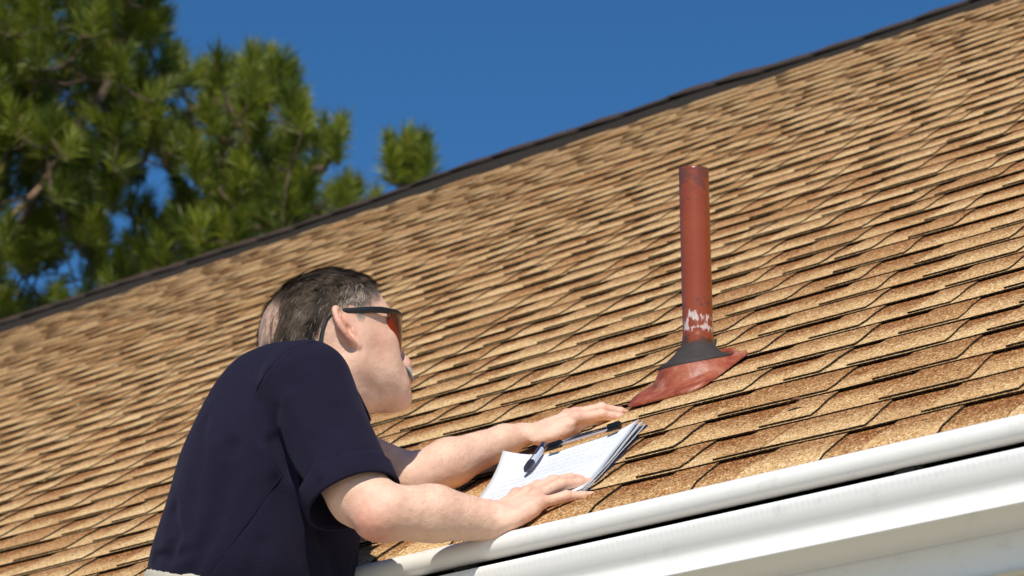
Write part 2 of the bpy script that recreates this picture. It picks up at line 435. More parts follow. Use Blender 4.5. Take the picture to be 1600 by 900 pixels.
# ------------------------------------------------------------------ vent pipe
def pipe_material():
    m, nt, b = newmat('red_painted_iron'); p = pos(nt)
    n1 = noise(nt, p, 22, 5, .6); base = mixc(nt, (.225, .040, .011), (.31, .072, .020), n1)
    at = N(nt, 'ShaderNodeAttribute', attribute_name='zone'); sp = N(nt, 'ShaderNodeSeparateColor'); nt.links.new(at.outputs['Color'], sp.inputs[0])
    topz, whz, dkz = sp.outputs
    n2 = noise(nt, p, 95, 6, .7); f = ramp(nt, [(.50, (0, 0, 0)), (.56, (1, 1, 1))]); nt.links.new(math_(nt, 'MULTIPLY_ADD', topz, .22, math_(nt, 'SUBTRACT', n2, .10)), f.inputs[0])
    c = mixc(nt, base, (.075, .045, .040), math_(nt, 'MULTIPLY', f.outputs[0], .55))
    mp = N(nt, 'ShaderNodeMapping', i_Scale=(1, 1, .28)); nt.links.new(p, mp.inputs[0])
    n3 = noise(nt, mp.outputs[0], 170, 4, .7); f3 = ramp(nt, [(.55, (0, 0, 0)), (.62, (1, 1, 1))]); nt.links.new(math_(nt, 'MULTIPLY_ADD', whz, .22, math_(nt, 'SUBTRACT', n3, .03)), f3.inputs[0])
    c = mixc(nt, c, (.62, .50, .45), math_(nt, 'MULTIPLY', f3.outputs[0], math_(nt, 'GREATER_THAN', whz, .02)))
    n4 = noise(nt, p, 70, 4); f4 = ramp(nt, [(.42, (0, 0, 0)), (.52, (1, 1, 1))]); nt.links.new(math_(nt, 'MULTIPLY_ADD', dkz, .3, math_(nt, 'SUBTRACT', n4, .18)), f4.inputs[0])
    c = mixc(nt, c, (.10, .045, .018), math_(nt, 'MULTIPLY', f4.outputs[0], math_(nt, 'GREATER_THAN', dkz, .02)))
    nt.links.new(c, b.inputs['Base Color']); b.inputs['Roughness'].default_value = .24
    bump(nt, b, noise(nt, p, 60, 4), .35, .002)
    return m
M['redpaint'] = pipe_material()
M['rubber'] = simple('black_rubber', (.036, .028, .024), .75, nscale=80, namt=.4, bstr=.3, bscale=150)
def red_flash():
    m, nt, b = newmat('red_painted_flashing'); p = pos(nt)
    n1 = noise(nt, p, 30, 5, .65); r = ramp(nt, [(.3, (.19, .036, .015)), (.46, (.31, .066, .028)), (.58, (.38, .12, .060)), (.70, (.46, .24, .17))]); nt.links.new(n1, r.inputs[0])
    nt.links.new(r.outputs[0], b.inputs['Base Color']); b.inputs['Roughness'].default_value = .46
    bump(nt, b, noise(nt, p, 26, 4), .5, .006); return m
M['redflash'] = red_flash()
vent = empty('vent_pipe', roofpt(-.045, .589)); vent.parent = house; vent.matrix_parent_inverse = Matrix.Translation(-house.location)
vent['label'] = 'upright rusty red painted vent pipe with black rubber collar and red flashing'
def vpart(o):
    o.parent = vent; o.matrix_parent_inverse = Matrix.Translation(-Vector(vent.location)); return o
pb = P(1091, 541, 4.20); pt = P(1084, 262, 4.20); pt = pb + unit(np.array([*((pt - pb)[:2] * .15), (pt - pb)[2]])) * .2845
axis = unit(pt - pb); H = .3 if False else (pt - pb) @ axis
pt = pb + axis * H
pr_ = .0232
vs, fs, zn = [], [], []
nseg, nring = 40, 90
ax1 = unit(np.cross(axis, (0, 1, 0))); ax2 = np.cross(axis, ax1)
for j in range(nring + 1):
    t = j / nring; z = -.06 + (H + .06) * t; tt = z / H
    for i in range(nseg):
        a = 2 * math.pi * i / nseg; r = pr_ * (1.0 + .004 * mnoise.noise((math.cos(a) * 2, math.sin(a) * 2, z * 12)))
        if tt < .045: r += .0012 * (1 + .5 * mnoise.noise((a * 1.5, z * 60, 1)))
        rag = .016 * mnoise.noise((math.cos(a) * 2, math.sin(a) * 2, 4.4)) + .010 * mnoise.noise((math.cos(a) * 7, math.sin(a) * 7, 1.4))
        if j == nring: z2 = z + .0015 * math.sin(a * 2 + 1)
        else: z2 = z
        vs.append(pb + axis * z2 + (ax1 * math.cos(a) + ax2 * math.sin(a)) * r)
        wb = max(0, 1 - abs(tt - .135 - rag * 2) / .030) * .85 + max(0, 1 - abs(tt - .085) / .018) * .75
        zn.append((max(0, (tt - .72) / .28) ** 1.3 + max(0, 1 - abs(tt - .22) / .05) * .55, wb, max(0, 1 - tt / .06)))
for j in range(nring):
    for i in range(nseg):
        i2 = (i + 1) % nseg; fs.append((j * nseg + i, j * nseg + i2, (j + 1) * nseg + i2, (j + 1) * nseg + i))
b = len(vs)
for k2, (rr2, dz) in enumerate(((.86, 0), (.84, -.05))):
    for i in range(nseg):
        a = 2 * math.pi * i / nseg; vs.append(pt + axis * dz + (ax1 * math.cos(a) + ax2 * math.sin(a)) * pr_ * rr2); zn.append((1, 0, 0))
for i in range(nseg):
    i2 = (i + 1) % nseg; fs.append((nring * nseg + i, nring * nseg + i2, b + i2, b + i)); fs.append((b + i, b + i2, b + nseg + i2, b + nseg + i))
o = vpart(mesh('pipe', vs, fs, M['redpaint'], None, True)); colattr(o.data, 'zone', np.array(zn, np.float32))
# flashing: square plate on the shingles with a cone rising to the pipe; rubber collar
cb = pb - zv * (((pb - P0) @ Nv - .004) / Nv[2])                       # where the pipe axis meets the roof
sc0 = (cb - P0) @ ev; vc0 = (cb - P0) @ uv
def loft(rings, name, mat, closed_top=False):
    n = len(rings[0]); vs = [p for r in rings for p in r]; fs = []
    for j in range(len(rings) - 1):
        for i in range(n):
            i2 = (i + 1) % n; fs.append((j * n + i, j * n + i2, (j + 1) * n + i2, (j + 1) * n + i))
    return vpart(mesh(name, vs, fs, mat, None, True))
def sqring(hs, hv0, hv1, h, n=64, pw=8, wob=0):
    out = []
    for i in range(n):
        a = 2 * math.pi * i / n; c_, s_ = math.cos(a), math.sin(a); k = (abs(c_) ** pw + abs(s_) ** pw) ** (-1 / pw)
        x = c_ * k * hs; y = s_ * k * (hv1 if s_ > 0 else hv0)
        out.append(roofpt(sc0 + x, vc0 + y, h + wob * mnoise.noise((x * 22, y * 22, 2))))
    return out
def cring(t, r, h):      # blends from roof-parallel to pipe-perpendicular
    out = []
    for i in range(64):
        a = 2 * math.pi * i / 64
        flat = roofpt(sc0 + math.cos(a) * r * 1.05, vc0 + math.sin(a) * r * 1.28 - .004, h)
        up = (ax1, ax2); w = cb + axis * h
        d = ev * math.cos(a) + uv * math.sin(a); d = d - axis * (d @ axis); per = w + unit(d) * r
        out.append(flat * (1 - t) + per * t)
    return out
rings = [sqring(.072, .118, .050, .0080), sqring(.072, .118, .050, .0125, wob=.003), sqring(.068, .10, .050, .0140, pw=4, wob=.003),
         cring(0, .061, .0150), cring(0, .059, .0185), cring(.30, .0575, .0195), cring(.55, .0560, .0205), cring(.60, .0540, .0225)]
loft(rings, 'flashing', M['redflash'])
rings = [cring(.58, .0560, .0200), cring(.60, .0568, .0225), cring(.64, .0500, .0262), cring(.82, .0380, .0325), cring(1, .0305, .0390), cring(1, .0262, .0450), cring(1, .0235, .0455)]
loft(rings, 'rubber_collar', M['rubber'])

# ================================================================== organic surfaces: signed distance fields meshed by surface nets
class SDF:
    def __init__(s): s.pr = []; s.disp = []
    def add(s, kind, bc, br, fn, k=.01, op='u'): s.pr.append((kind, np.asarray(bc, np.float32), br, fn, k, op)); return s
    def cone(s, a, ra, b, rb, k=.01, op='u'):
        a = np.asarray(a, np.float32); b = np.asarray(b, np.float32); ba = b - a; L2 = float(ba @ ba)
        def fn(p):
            t = np.clip(((p - a) @ ba) / L2, 0, 1); d = p - a - t[:, None] * ba
            return np.sqrt((d * d).sum(1)) - (ra + (rb - ra) * t)
        return s.add('c', (a + b) / 2, math.sqrt(L2) / 2 + max(ra, rb), fn, k, op)
    def ell(s, c, r, axes=None, k=.01, op='u'):
        c = np.asarray(c, np.float32); r = np.asarray(r, np.float32); A = np.asarray(axes if axes is not None else np.eye(3), np.float32)
        def fn(p):
            q = (p - c) @ A.T; k0 = np.sqrt(((q / r) ** 2).sum(1)); k1 = np.sqrt(((q / (r * r)) ** 2).sum(1)) + 1e-9
            return k0 * (k0 - 1) / k1
        return s.add('e', c, float(r.max()), fn, k, op)
    def chain(s, pts, rad, k=.01, op='u'):
        for i in range(len(pts) - 1): s.cone(pts[i], rad[i], pts[i + 1], rad[i + 1], k, op)
        return s
    def displace(s, c, r, fn): s.disp.append((np.asarray(c, np.float32), r, fn)); return s
    def eval(s, p, c=None, R=1e9):
        d = np.full(len(p), .08, np.float32)
        for kind, bc, br, fn, k, op in s.pr:
            if c is not None and np.linalg.norm(c - bc) > R + br + k + .02 and op != 'i': continue
            q = fn(p)
            if op == 's':
                q = -q; h = np.maximum(k - np.abs(d - q), 0) / k; d = np.maximum(d, q) + h * h * k * .25
            else:
                h = np.maximum(k - np.abs(d - q), 0) / k; d = np.minimum(d, q) - h * h * k * .25
        for bc, br, fn in s.disp:
            if c is not None and np.linalg.norm(c - bc) > R + br: continue
            d = d + fn(p)
        return d.astype(np.float32)
    def mesh(s, lo, hi, h, B=8):
        lo = np.asarray(lo, np.float64); hi = np.asarray(hi, np.float64)
        # coarse to fine block search
        def refine(blocks, size):
            out = []
            G = 2
            for b in blocks:
                for i in range(G):
                    for j in range(G):
                        for k_ in range(G): out.append(b + np.array([i, j, k_]) * size / 2)
            return np.array(out)
        bs = B * h; lev = 3; top = bs * 2 ** lev
        n = np.ceil((hi - lo) / top).astype(int)
        bl = np.array([lo + np.array([i, j, k_]) * top for i in range(n[0]) for j in range(n[1]) for k_ in range(n[2])])
        size = top
        for l in range(lev + 1):
            cen = (bl + size / 2).astype(np.float32); d = s.eval(cen)
            # distances are not exact: keep a margin
            bl = bl[np.abs(d) < size * .87 * 1.25 + .012]
            if l < lev: bl = refine(bl, size); size /= 2
        ids, vals = [], []
        g = np.arange(B + 1); gx, gy, gz = np.meshgrid(g, g, g, indexing='ij'); off = np.stack([gx, gy, gz], -1).reshape(-1, 3)
        org = np.round((bl - lo) / h).astype(np.int64)
        CH = 8 ** 3
        allv = np.empty((len(org), (B + 1) ** 3), np.float32)
        # group neighbouring blocks for culling
        key = (org // (B * 4)); order = np.lexsort(key.T); org = org[order]; key = key[order]
        st = 0
        while st < len(org):
            en = st
            while en < len(org) and (key[en] == key[st]).all(): en += 1
            pts = (org[st:en, None, :] + off[None]).reshape(-1, 3) * h + lo
            c = (key[st] * B * 4 + B * 2) * h + lo
            allv[st:en] = s.eval(pts.astype(np.float32), c, B * 4 * h * .87).reshape(en - st, -1)
            st = en
        V = allv.reshape(-1, B + 1, B + 1, B + 1)
        # cells
        S = V < 0
        cnt = np.zeros((len(V), B, B, B), np.int8)
        for dx in (0, 1):
            for dy in (0, 1):
                for dz in (0, 1): cnt += S[:, dx:B + dx, dy:B + dy, dz:B + dz]
        act = (cnt > 0) & (cnt < 8)
        bi, x, y, z = np.nonzero(act)
        acc = np.zeros((len(bi), 3)); w = np.zeros(len(bi))
        cor = [(0, 0, 0), (1, 0, 0), (0, 1, 0), (1, 1, 0), (0, 0, 1), (1, 0, 1), (0, 1, 1), (1, 1, 1)]
        for a in range(8):
            for ax in range(3):
                if cor[a][ax]: continue
                b = list(cor[a]); b[ax] = 1
                va = V[bi, x + cor[a][0], y + cor[a][1], z + cor[a][2]]; vb = V[bi, x + b[0], y + b[1], z + b[2]]
                cr = (va < 0) != (vb < 0); t = np.where(cr, va / np.where(cr, va - vb, 1), 0)
                pt = np.array(cor[a], float)[None] + np.zeros((len(bi), 3)); pt[:, ax] += t
                acc += pt * cr[:, None]; w += cr
        cell = org[bi] + np.stack([x, y, z], 1)
        verts = (cell + acc / w[:, None]) * h + lo
        K = 1 << 20
        pack = lambda c: (c[:, 0] * K + c[:, 1]) * K + c[:, 2]
        ck = pack(cell); o = np.argsort(ck); cks = ck[o]
        def find(c):
            k_ = pack(c); i = np.searchsorted(cks, k_); i = np.minimum(i, len(cks) - 1); return np.where(cks[i] == k_, o[i], -1)
        quads = []
        for ax in range(3):
            d = [0, 0, 0]; d[ax] = 1
            va = S[bi, x, y, z]; vb = S[bi, x + d[0], y + d[1], z + d[2]]; m = va != vb
            cc = cell[m]; u1 = [0, 0, 0]; u1[(ax + 1) % 3] = 1; u2 = [0, 0, 0]; u2[(ax + 2) % 3] = 1
            u1, u2 = np.array(u1), np.array(u2)
            i0 = find(cc); i1 = find(cc - u1); i2 = find(cc - u1 - u2); i3 = find(cc - u2)
            ok = (i0 >= 0) & (i1 >= 0) & (i2 >= 0) & (i3 >= 0)
            q = np.stack([i0, i1, i2, i3], 1)[ok]; inside = va[m][ok]
            q[~inside] = q[~inside][:, ::-1]; quads.append(q)
        return verts, np.concatenate(quads)
def relax(v, q, it=1, lam=.5):
    for _ in range(it):
        acc = np.zeros_like(v); w = np.zeros(len(v))
        for i in range(4):
            for j in (1, 3):
                np.add.at(acc, q[:, i], v[q[:, (i + j) % 4]]); np.add.at(w, q[:, i], 1)
        v = v + (acc / np.maximum(w, 1)[:, None] - v) * lam
    return v
def vnormals(v, q):
    n = np.cross(v[q[:, 2]] - v[q[:, 0]], v[q[:, 3]] - v[q[:, 1]]); vn = np.zeros_like(v)
    for i in range(4): np.add.at(vn, q[:, i], n)
    return vn / (np.linalg.norm(vn, axis=1)[:, None] + 1e-12)
def sstep(a, b, x): t = np.clip((x - a) / (b - a), 0, 1); return t * t * (3 - 2 * t)
def gauss(p, c, r): d = p - np.asarray(c, np.float32); return np.exp(-(d * d).sum(1) / (r * r))
def linedist(p, pts):
    best = np.full(len(p), 9e9, np.float32)
    for a, b in zip(pts[:-1], pts[1:]):
        a = np.asarray(a, np.float32); b = np.asarray(b, np.float32); ba = b - a; t = np.clip(((p - a) @ ba) / max(float(ba @ ba), 1e-12), 0, 1)
        d = p - a - t[:, None] * ba; best = np.minimum(best, (d * d).sum(1))
    return np.sqrt(best)
def trace(sdf, px, py, d0, d1=None, push=0.0):
    """where the ray through a photograph point meets a surface"""
    D = unit(P(px, py, 1) - CAM); t = d0
    c = CAM + D * t
    for i in range(160):
        v = float(sdf.eval((CAM + D * t)[None].astype(np.float32))[0])
        if v < .0003: break
        t += max(min(v * .7, .02), .0004)
        if d1 and t > d1: return None
    return CAM + D * (t + push)

# ------------------------------------------------------------------ pose
class Frame:
    def __init__(s, o, x, z):
        s.o = np.asarray(o, float); s.x = unit(x); s.y = unit(np.cross(z, s.x)); s.z = np.cross(s.x, s.y); s.A = np.stack([s.x, s.y, s.z])
    def __call__(s, x, y, z): return s.o + s.x * x + s.y * y + s.z * z
    def inv(s, p): return (np.asarray(p) - s.o) @ s.A.T
beta, tau = R_(67), R_(11)
hx = np.array([math.sin(beta) * math.cos(tau), math.cos(beta) * math.cos(tau), math.sin(tau)])
hz = np.array([-math.sin(beta) * math.sin(tau), -math.cos(beta) * math.sin(tau), math.cos(tau)])
HS = .955
HD = Frame(P(541, 517, 3.88), hx, hz); HD.o = HD.o + HD.y * .073 * HS
def H(x, y, z): return HD(x * HS, y * HS, z * HS)
SR = P(477, 604, 3.72); SL = P(452, 600, 4.03)
ER = P(598, 800, 3.585); EL = P(640, 748, 4.0)
WR = onroof(758, 814, .032); WL = onroof(812, 680, .036)
PEL = P(398, 985, 3.74)

body = SDF()
# neck and trunk (mostly under the clothes)
NB = P(458, 600, 3.90)
body.chain([H(-.028, 0, -.015), H(-.045, 0, -.085), NB], [.058, .056, .062], .03)
body.cone(H(.015, -.022, -.075), .030, NB + np.array([.05, -.03, -.01]), .032, .03)
body.cone(SL, .045, SR, .042, .02)
body.ell(P(432, 730, 3.84), (.085, .125, .15), None, .03)
body.ell(P(404, 860, 3.80), (.090, .12, .15), None, .03)
# right arm (near)
body.chain([SR, P(512, 700, 3.67), P(562, 774, 3.612), ER], [.040, .041, .0395, .036], .015)
fr = unit(WR - ER)
body.cone(ER + fr * .01, .036, ER + fr * .070 + zv * .004, .0365, .012)
body.cone(ER + fr * .070 + zv * .004, .0365, ER + fr * .155, .0245, .012)
body.cone(ER + fr * .155, .0245, WR, .0178, .012)
body.ell(ER + unit(ER - (SR * .3 + WR * .7)) * .020 - zv * .004, (.022, .022, .022), None, .02)     # point of the elbow
# left arm (far)
fl = unit(WL - EL)
body.chain([SL, P(540, 706, 4.03), EL], [.040, .038, .036], .02)
body.cone(EL, .034, EL + fl * .07, .0350, .012); body.cone(EL + fl * .07, .0350, EL + fl * .17, .0235, .012); body.cone(EL + fl * .17, .0235, WL, .0180, .012)
# ---- hands: local frame x to the fingers, z away from the back of the hand, y to the thumb
def hand(W, tip_dir, dors, side, spec, thumb, lift):
    F = Frame(W, tip_dir, dors); sy = side
    h = lambda x, y, z: F(x, y * sy, z)
    A = F.A
    body.ell(h(.045, 0, -.004), (.050, .036, .0120), A, .012)
    body.ell(h(.012, 0, -.002), (.030, .0205, .0140), A, .010)
    body.ell(h(.066, .002, -.001), (.028, .038, .0100), A, .010)
    body.ell(h(.040, .030, -.010), (.034, .015, .0125), A, .010)       # thenar
    body.ell(h(.038, -.028, -.009), (.036, .012, .0110), A, .010)      # little finger side
    nails = []
    for (y0, x0, ang, lens, zs, r0) in spec:
        pts = [h(x0, y0, zs[0])]; x, y = x0, y0
        for L, z in zip(lens, zs[1:]):
            x += L * math.cos(R_(ang)); y += L * math.sin(R_(ang)); pts.append(h(x, y, z))
        body.chain([h(x0 - .05, y0 * .62, zs[0] - .002)] + pts, [.0085, r0 * 1.06, r0 * .98, r0 * .86, r0 * .74], .0028)
        for i, m in ((1, 1.03), (2, .93)): body.ell(pts[i] + F.z * .0008, (r0 * 1.0, r0 * m, r0 * m * .95), A, .0025)
        body.ell(pts[0] + F.z * .0025, (.010, .0082, .0085), A, .006)                           # knuckle
        nails.append((pts[2], pts[3], r0 * .74, F.z))
    tp = [h(*t) if len(t) == 3 and abs(t[0]) < 1 and t[1] < 1 else onroof(*t) for t in thumb[0]]
    body.cone(tp[0], thumb[1][0], tp[1], thumb[1][1], .008); body.chain(tp[1:], thumb[1][1:], .0022)
    nails.append((tp[-2], tp[-1], thumb[1][-1], unit(F.z + F.y * sy * thumb[2])))
    return F, nails
# right hand
RT = onroof(908, 742, .020)
FRs = [  # y, x of knuckle, splay, phalanx lengths, heights, radius
    (.031, .083, 5, (.042, .025, .018), (.005, .003, -.003, -.008), .0084),
    (.0105, .087, 1, (.047, .028, .019), (.006, .006, -.001, -.008), .0086),
    (-.0105, .083, -4, (.044, .027, .019), (.003, .003, -.005, -.011), .0081),
    (-.0295, .074, -18, (.036, .022, .018), (-.004, -.008, -.016, -.021), .0074)]
FR, nails_r = hand(WR, RT - WR, Nv + ev * .03, 1, FRs, ([(.015, .022, -.010), (.034, .050, -.014), (.050, .074, -.018), (.060, .094, -.020)], [.014, .0125, .0105, .0085], .5), .004)
LT = onroof(984, 627, .012)
FLs = [
    (.028, .083, 1, (.040, .023, .017), (.003, -.003, -.014, -.023), .0086),
    (.009, .087, -1, (.044, .026, .018), (.006, .003, -.010, -.021), .0088),
    (-.011, .083, -3, (.041, .025, .018), (.004, .001, -.010, -.020), .0084),
    (-.029, .076, -7, (.033, .020, .016), (-.002, -.006, -.013, -.021), .0076)]
FL, nails_l = hand(WL, LT - WL, Nv, -1, FLs, ([(852, 682, .022), (886, 673, .016), (918, 662, .012), (946, 652, .009)], [.0150, .0115, .0098, .0082], .9), .006)
# tendons and veins on the near hand, wrist and forearm
def ridge_line(pts, amp, w):
    c = np.mean(pts, 0); r = max(np.linalg.norm(np.asarray(q) - c) for q in pts) + w * 3
    body.displace(c, r, lambda p: -amp * np.exp(-(linedist(p, pts) / w) ** 2))
for y0, y1, x1 in ((.012, .028, .080), (.004, .010, .085), (-.004, -.010, .080), (-.010, -.026, .072)):
    ridge_line([FR(.010, y0, .013), FR(.045, (y0 + y1) / 2, .0105), FR(x1, y1, .006)], .0021, .0028)
ridge_line([FR(.0, -.012, .017), FR(.028, -.004, .014), FR(.042, -.012, .012), FR(.062, -.016, .010)], .0020, .0018)
ridge_line([FR(.028, -.004, .014), FR(.046, .008, .013), FR(.066, .018, .009)], .0019, .0018)
ridge_line([FR(-.06, .010, .024), FR(-.03, -.002, .020), FR(0, .004, .017), FR(.028, .014, .014)], .0016, .0022)
ridge_line([ER + fr * .06 + Nv * .040 + ev * .0, ER + fr * .12 + Nv * .037, ER + fr * .18 + Nv * .030], .0018, .0028)
for FF, sy, sp in ((FR, 1, FRs), (FL, -1, FLs)):        # creases over the finger joints, wrist creases
    for (y0, x0, ang, lens, zs, r0) in sp:
        x, y = x0, y0
        for L, z in list(zip(lens, zs[1:]))[:2]:
            x += L * math.cos(R_(ang)); y += L * math.sin(R_(ang))
            for dx in (-.0028, 0, .0028):
                c = FF(x + dx, y * sy, z + r0 * .9); a = FF(x + dx, y * sy - r0 * .7, z + r0 * .75); b_ = FF(x + dx, y * sy + r0 * .7, z + r0 * .75)
                body.displace(c, r0 * 2, (lambda l: (lambda p: .0010 * np.exp(-(linedist(p, l) / .0012) ** 2)))([a, c, b_]))
# nails: shallow plates
NAILS = []
for a, b_, r, up in nails_r + nails_l:
    d = unit(b_ - a); n_ = unit(up - d * (up @ d)); c = b_ + n_ * r * .80 + d * r * .25; NAILS.append((c, r, d, n_))
    body.displace(c, r * 2, (lambda c, r, d, n_: (lambda p: .0007 * sstep(1.0, .75, np.sqrt((((p - c) @ d) / (r * .85)) ** 2 + (((p - c) @ np.cross(d, n_)) / (r * .72)) ** 2)) * (((p - c) @ n_) > -r * .45)))(c.astype(np.float32), r, d.astype(np.float32), n_.astype(np.float32)))
# ---- head
HA = HD.A
def he(c, r, k=.02, op='u', rot=0, axis='y'):
    A = HA
    if rot:
        m = np.array(Matrix.Rotation(R_(rot), 3, axis.upper())); A = m.T @ HA
    body.ell(H(*c), np.array(r) * HS, A, k, op)
def hc(a, ra, b, rb, k=.012, op='u'): body.cone(H(*a), ra * HS, H(*b), rb * HS, k, op)
he((-.005, 0, .030), (.093, .076, .074), .02)
he((.020, 0, .036), (.073, .070, .066), .03)
he((-.040, 0, .008), (.056, .063, .055), .03)
he((.030, 0, -.030), (.062, .056, .062), .03)                      # mid face
for sy in (-1, 1):
    hc((.012, sy * .052, -.040), .016, (.085, sy * .022, -.077), .016, .03)   # jaw
    hc((.008, sy * .055, -.010), .014, (.010, sy * .053, -.045), .015, .03)
    hc((.025, sy * .056, -.008), .013, (.070, sy * .042, -.010), .017, .025)  # cheekbone
    he((.062, sy * .032, -.045), (.026, .020, .030), .03)             # cheek
    hc((.090, sy * .012, .030), .011, (.070, sy * .045, .027), .011, .02)     # brow
    he((.093, sy * .031, .010), (.013, .017, .012), .012, 's')        # eye socket
    he((.079, sy * .031, .008), (.0135, .0135, .0125), .004)          # eyeball and lids
    he((.1015, sy * .0105, -.0425), (.0115, .0075, .0075), .006)        # nostril wing
hc((.096, 0, .020), .008, (.1130, 0, -.032), .0085, .014)              # nose bridge
he((.1145, 0, -.0370), (.0100, .0105, .0098), .010)
for sy in (-1, 1): he((.1095, sy * .0065, -.0472), (.0045, .0030, .0045), .003, 's')
he((.088, 0, -.056), (.025, .029, .026), .02)                         # muzzle
he((.1105, 0, -.0590), (.0075, .020, .0052), .005)                     # upper lip
he((.1090, 0, -.0680), (.0082, .018, .0055), .005)                     # lower lip
hc((.1180, -.02, -.0636), .0014, (.1180, .02, -.0636), .0012, .003, 's')
he((.098, 0, -.0885), (.0170, .020, .0150), .012)                         # chin
hc((.040, 0, -.070), .030, (.075, 0, -.079), .022, .03)
he((.1165, 0, -.0755), (.0085, .026, .0048), .006, 's')
# ear (both)
for sy in (-1, 1):
    E = lambda x, y, z: (.84 * x - .002 - .30 * z, sy * (.0725 + 1.0 * y), .97 * z + .001)
    K = 18; rim = []
    for i_ in range(K + 1):
        th = R_(25 + 240 * i_ / K); fl_ = .5 - .5 * math.cos(th - R_(25)) if th < R_(205) else .5 - .5 * math.cos(R_(180) - (th - R_(205)) * 1.6)
        rim.append((.0145 * math.cos(th), .003 + .0155 * fl_, .0045 + .0285 * math.sin(th)))
    for i_ in range(K):
        ra, rb = (.0028 + .0016 * min(1, k_ / 6) for k_ in (i_, i_ + 1)); hc(E(*rim[i_]), ra, E(*rim[i_ + 1]), rb, .003)
    hc(E(*rim[-1]), .0046, E(.0045, .0045, -.0275), .0055, .004); hc(E(.0045, .0045, -.0275), .0055, E(.009, .001, -.018), .004, .005)   # lobe
    he(E(-.001, .0040, .002), (.0135, .0050, .0270), .005, 'u', -17)
    he(E(-.006, .0100, .000), (.0060, .0070, .0270), .004, 'u', -17)
    he(E(.0025, .0115, -.003), (.0072, .0075, .0105), .002, 's', -17); he(E(-.0015, .0150, .019), (.0065, .0045, .0075), .002, 's', -17)
    ah = [(-.001, .0115, .025), (-.006, .0140, .015), (-.0075, .0145, .004), (-.004, .0115, -.010)]
    for a, b_ in zip(ah[:-1], ah[1:]): hc(E(*a), .0023, E(*b_), .0023, .002)
    he(E(.0115, .0055, -.005), (.0036, .0042, .0055), .003, 'u', -17)         # tragus
# creases of the cheek and neck
def crease(pts, amp, w):
    pts = [H(*q) for q in pts]; c = np.mean(pts, 0); r = max(np.linalg.norm(q - c) for q in pts) + w * 3
    body.displace(c, r, lambda p: amp * np.exp(-(linedist(p, pts) / w) ** 2))
crease([(.098, -.022, -.030), (.090, -.033, -.048), (.084, -.034, -.066)], .0016, .0035)
crease([(.100, -.020, -.066), (.093, -.026, -.078)], .0012, .003)
crease([(.004, -.062, -.040), (.020, -.057, -.068), (.045, -.046, -.090)], .0014, .006)
crease([(-.005, -.062, -.03), (-.012, -.060, -.07), (-.005, -.050, -.11)], .0012, .006)
NZ = lambda p, s: np.array([mnoise.noise(Vector(q * s)) for q in p], np.float32)
lo = np.array([-0.62, 3.2, 1.9]); hi = np.array([.35, 4.35, 3.2])
import time as _t; _t0 = _t.time()
BV, BQ = body.mesh(lo, hi, .00145)
print('body verts', len(BV), _t.time() - _t0)
BV = relax(BV, BQ, 1, .4)
BN = vnormals(BV, BQ)
nz = np.array([mnoise.noise(Vector((q_[0] * 45, q_[1] * 45, q_[2] * 45))) * .0007 + mnoise.noise(Vector((q_[0] * 130, q_[1] * 130 + 5, q_[2] * 130))) * .00030 for q_ in BV])
BV = BV + BN * nz[:, None]; BN = vnormals(BV, BQ)
# ---- skin colour of its own: red elbow, ear, cheek and knuckles; hair roots on the scalp
def headmask(q):
    """1 where hair grows; q in head units"""
    x, y, z = q[:, 0], q[:, 1], q[:, 2]; ay = np.abs(y)
    m = sstep(-.004, .004, z - (.082 - .0 * x)) * sstep(.080, .068, x)                    # top, front hairline
    side = sstep(-.003, .003, z - np.interp(x, [-.12, -.066, -.054, -.047, -.030, .010, .022, .030, .040, .066, .09], [-.075, -.068, -.035, .002, .034, .036, .018, .022, .052, .092, .2]))
    m = side * (np.sqrt(((x + .018) / .118) ** 2 + (y / .090) ** 2 + ((z - .030) / .112) ** 2) < 1.13) * (z > -.072)
    bald = np.exp(-(((x + .095) / .042) ** 2 + ((y + .004) / .056) ** 2 + ((z - .050) / .066) ** 2) ** 1.1 * 1.0)
    return np.clip(m, 0, 1), np.clip(bald * 1.5, 0, 1)
q = HD.inv(BV) / HS
near = (np.abs(q) < .17).all(1)
hm = np.zeros(len(BV)); bald = np.zeros(len(BV)); a_, b_ = headmask(q[near]); hm[near] = a_; bald[near] = b_
ear = near & (np.abs(q[:, 1]) > .079) & (q[:, 0] < .02) & (q[:, 0] > -.035) & (q[:, 2] > -.045) & (q[:, 2] < .045)
hm[ear | (near & (np.hypot((q[:, 0] + .004) / .022, (q[:, 2] - .002) / .033) < 1) & (np.abs(q[:, 1]) > .06))] = 0
red = np.zeros(len(BV))
elb = ER + unit(ER - (SR * .3 + WR * .7)) * .035 - zv * .012
for c, r, a in ((elb, .040, .9), (elb + fr * .02 - zv * .01, .02, .3), (H(.05, -.055, -.015), .025, .5), (H(.06, -.045, .005), .02, .3), (H(.120, 0, -.032), .018, .7), (H(.09, -.01, -.095), .02, .3), (H(-.03, -.06, -.05), .03, .25)):
    red += a * gauss(BV, c, r)
for FF, sy, sp in ((FR, 1, FRs), (FL, -1, FLs)):
    for (y0, x0, ang, lens, zs, r0) in sp:
        red += .45 * gauss(BV, FF(x0, y0 * sy, zs[0] + .008), .012)
        x, y = x0, y0
        for L, z in zip(lens, zs[1:]):
            x += L * math.cos(R_(ang)); y += L * math.sin(R_(ang)); red += .35 * gauss(BV, FF(x, y * sy, z), .009)
red += .9 * np.exp(-(((q[:, 0] + .006) / .024) ** 2 + ((q[:, 2]) / .036) ** 2)) * sstep(.076, .084, np.abs(q[:, 1])) * (np.abs(q) < .2).all(1)
nail = np.zeros(len(BV))
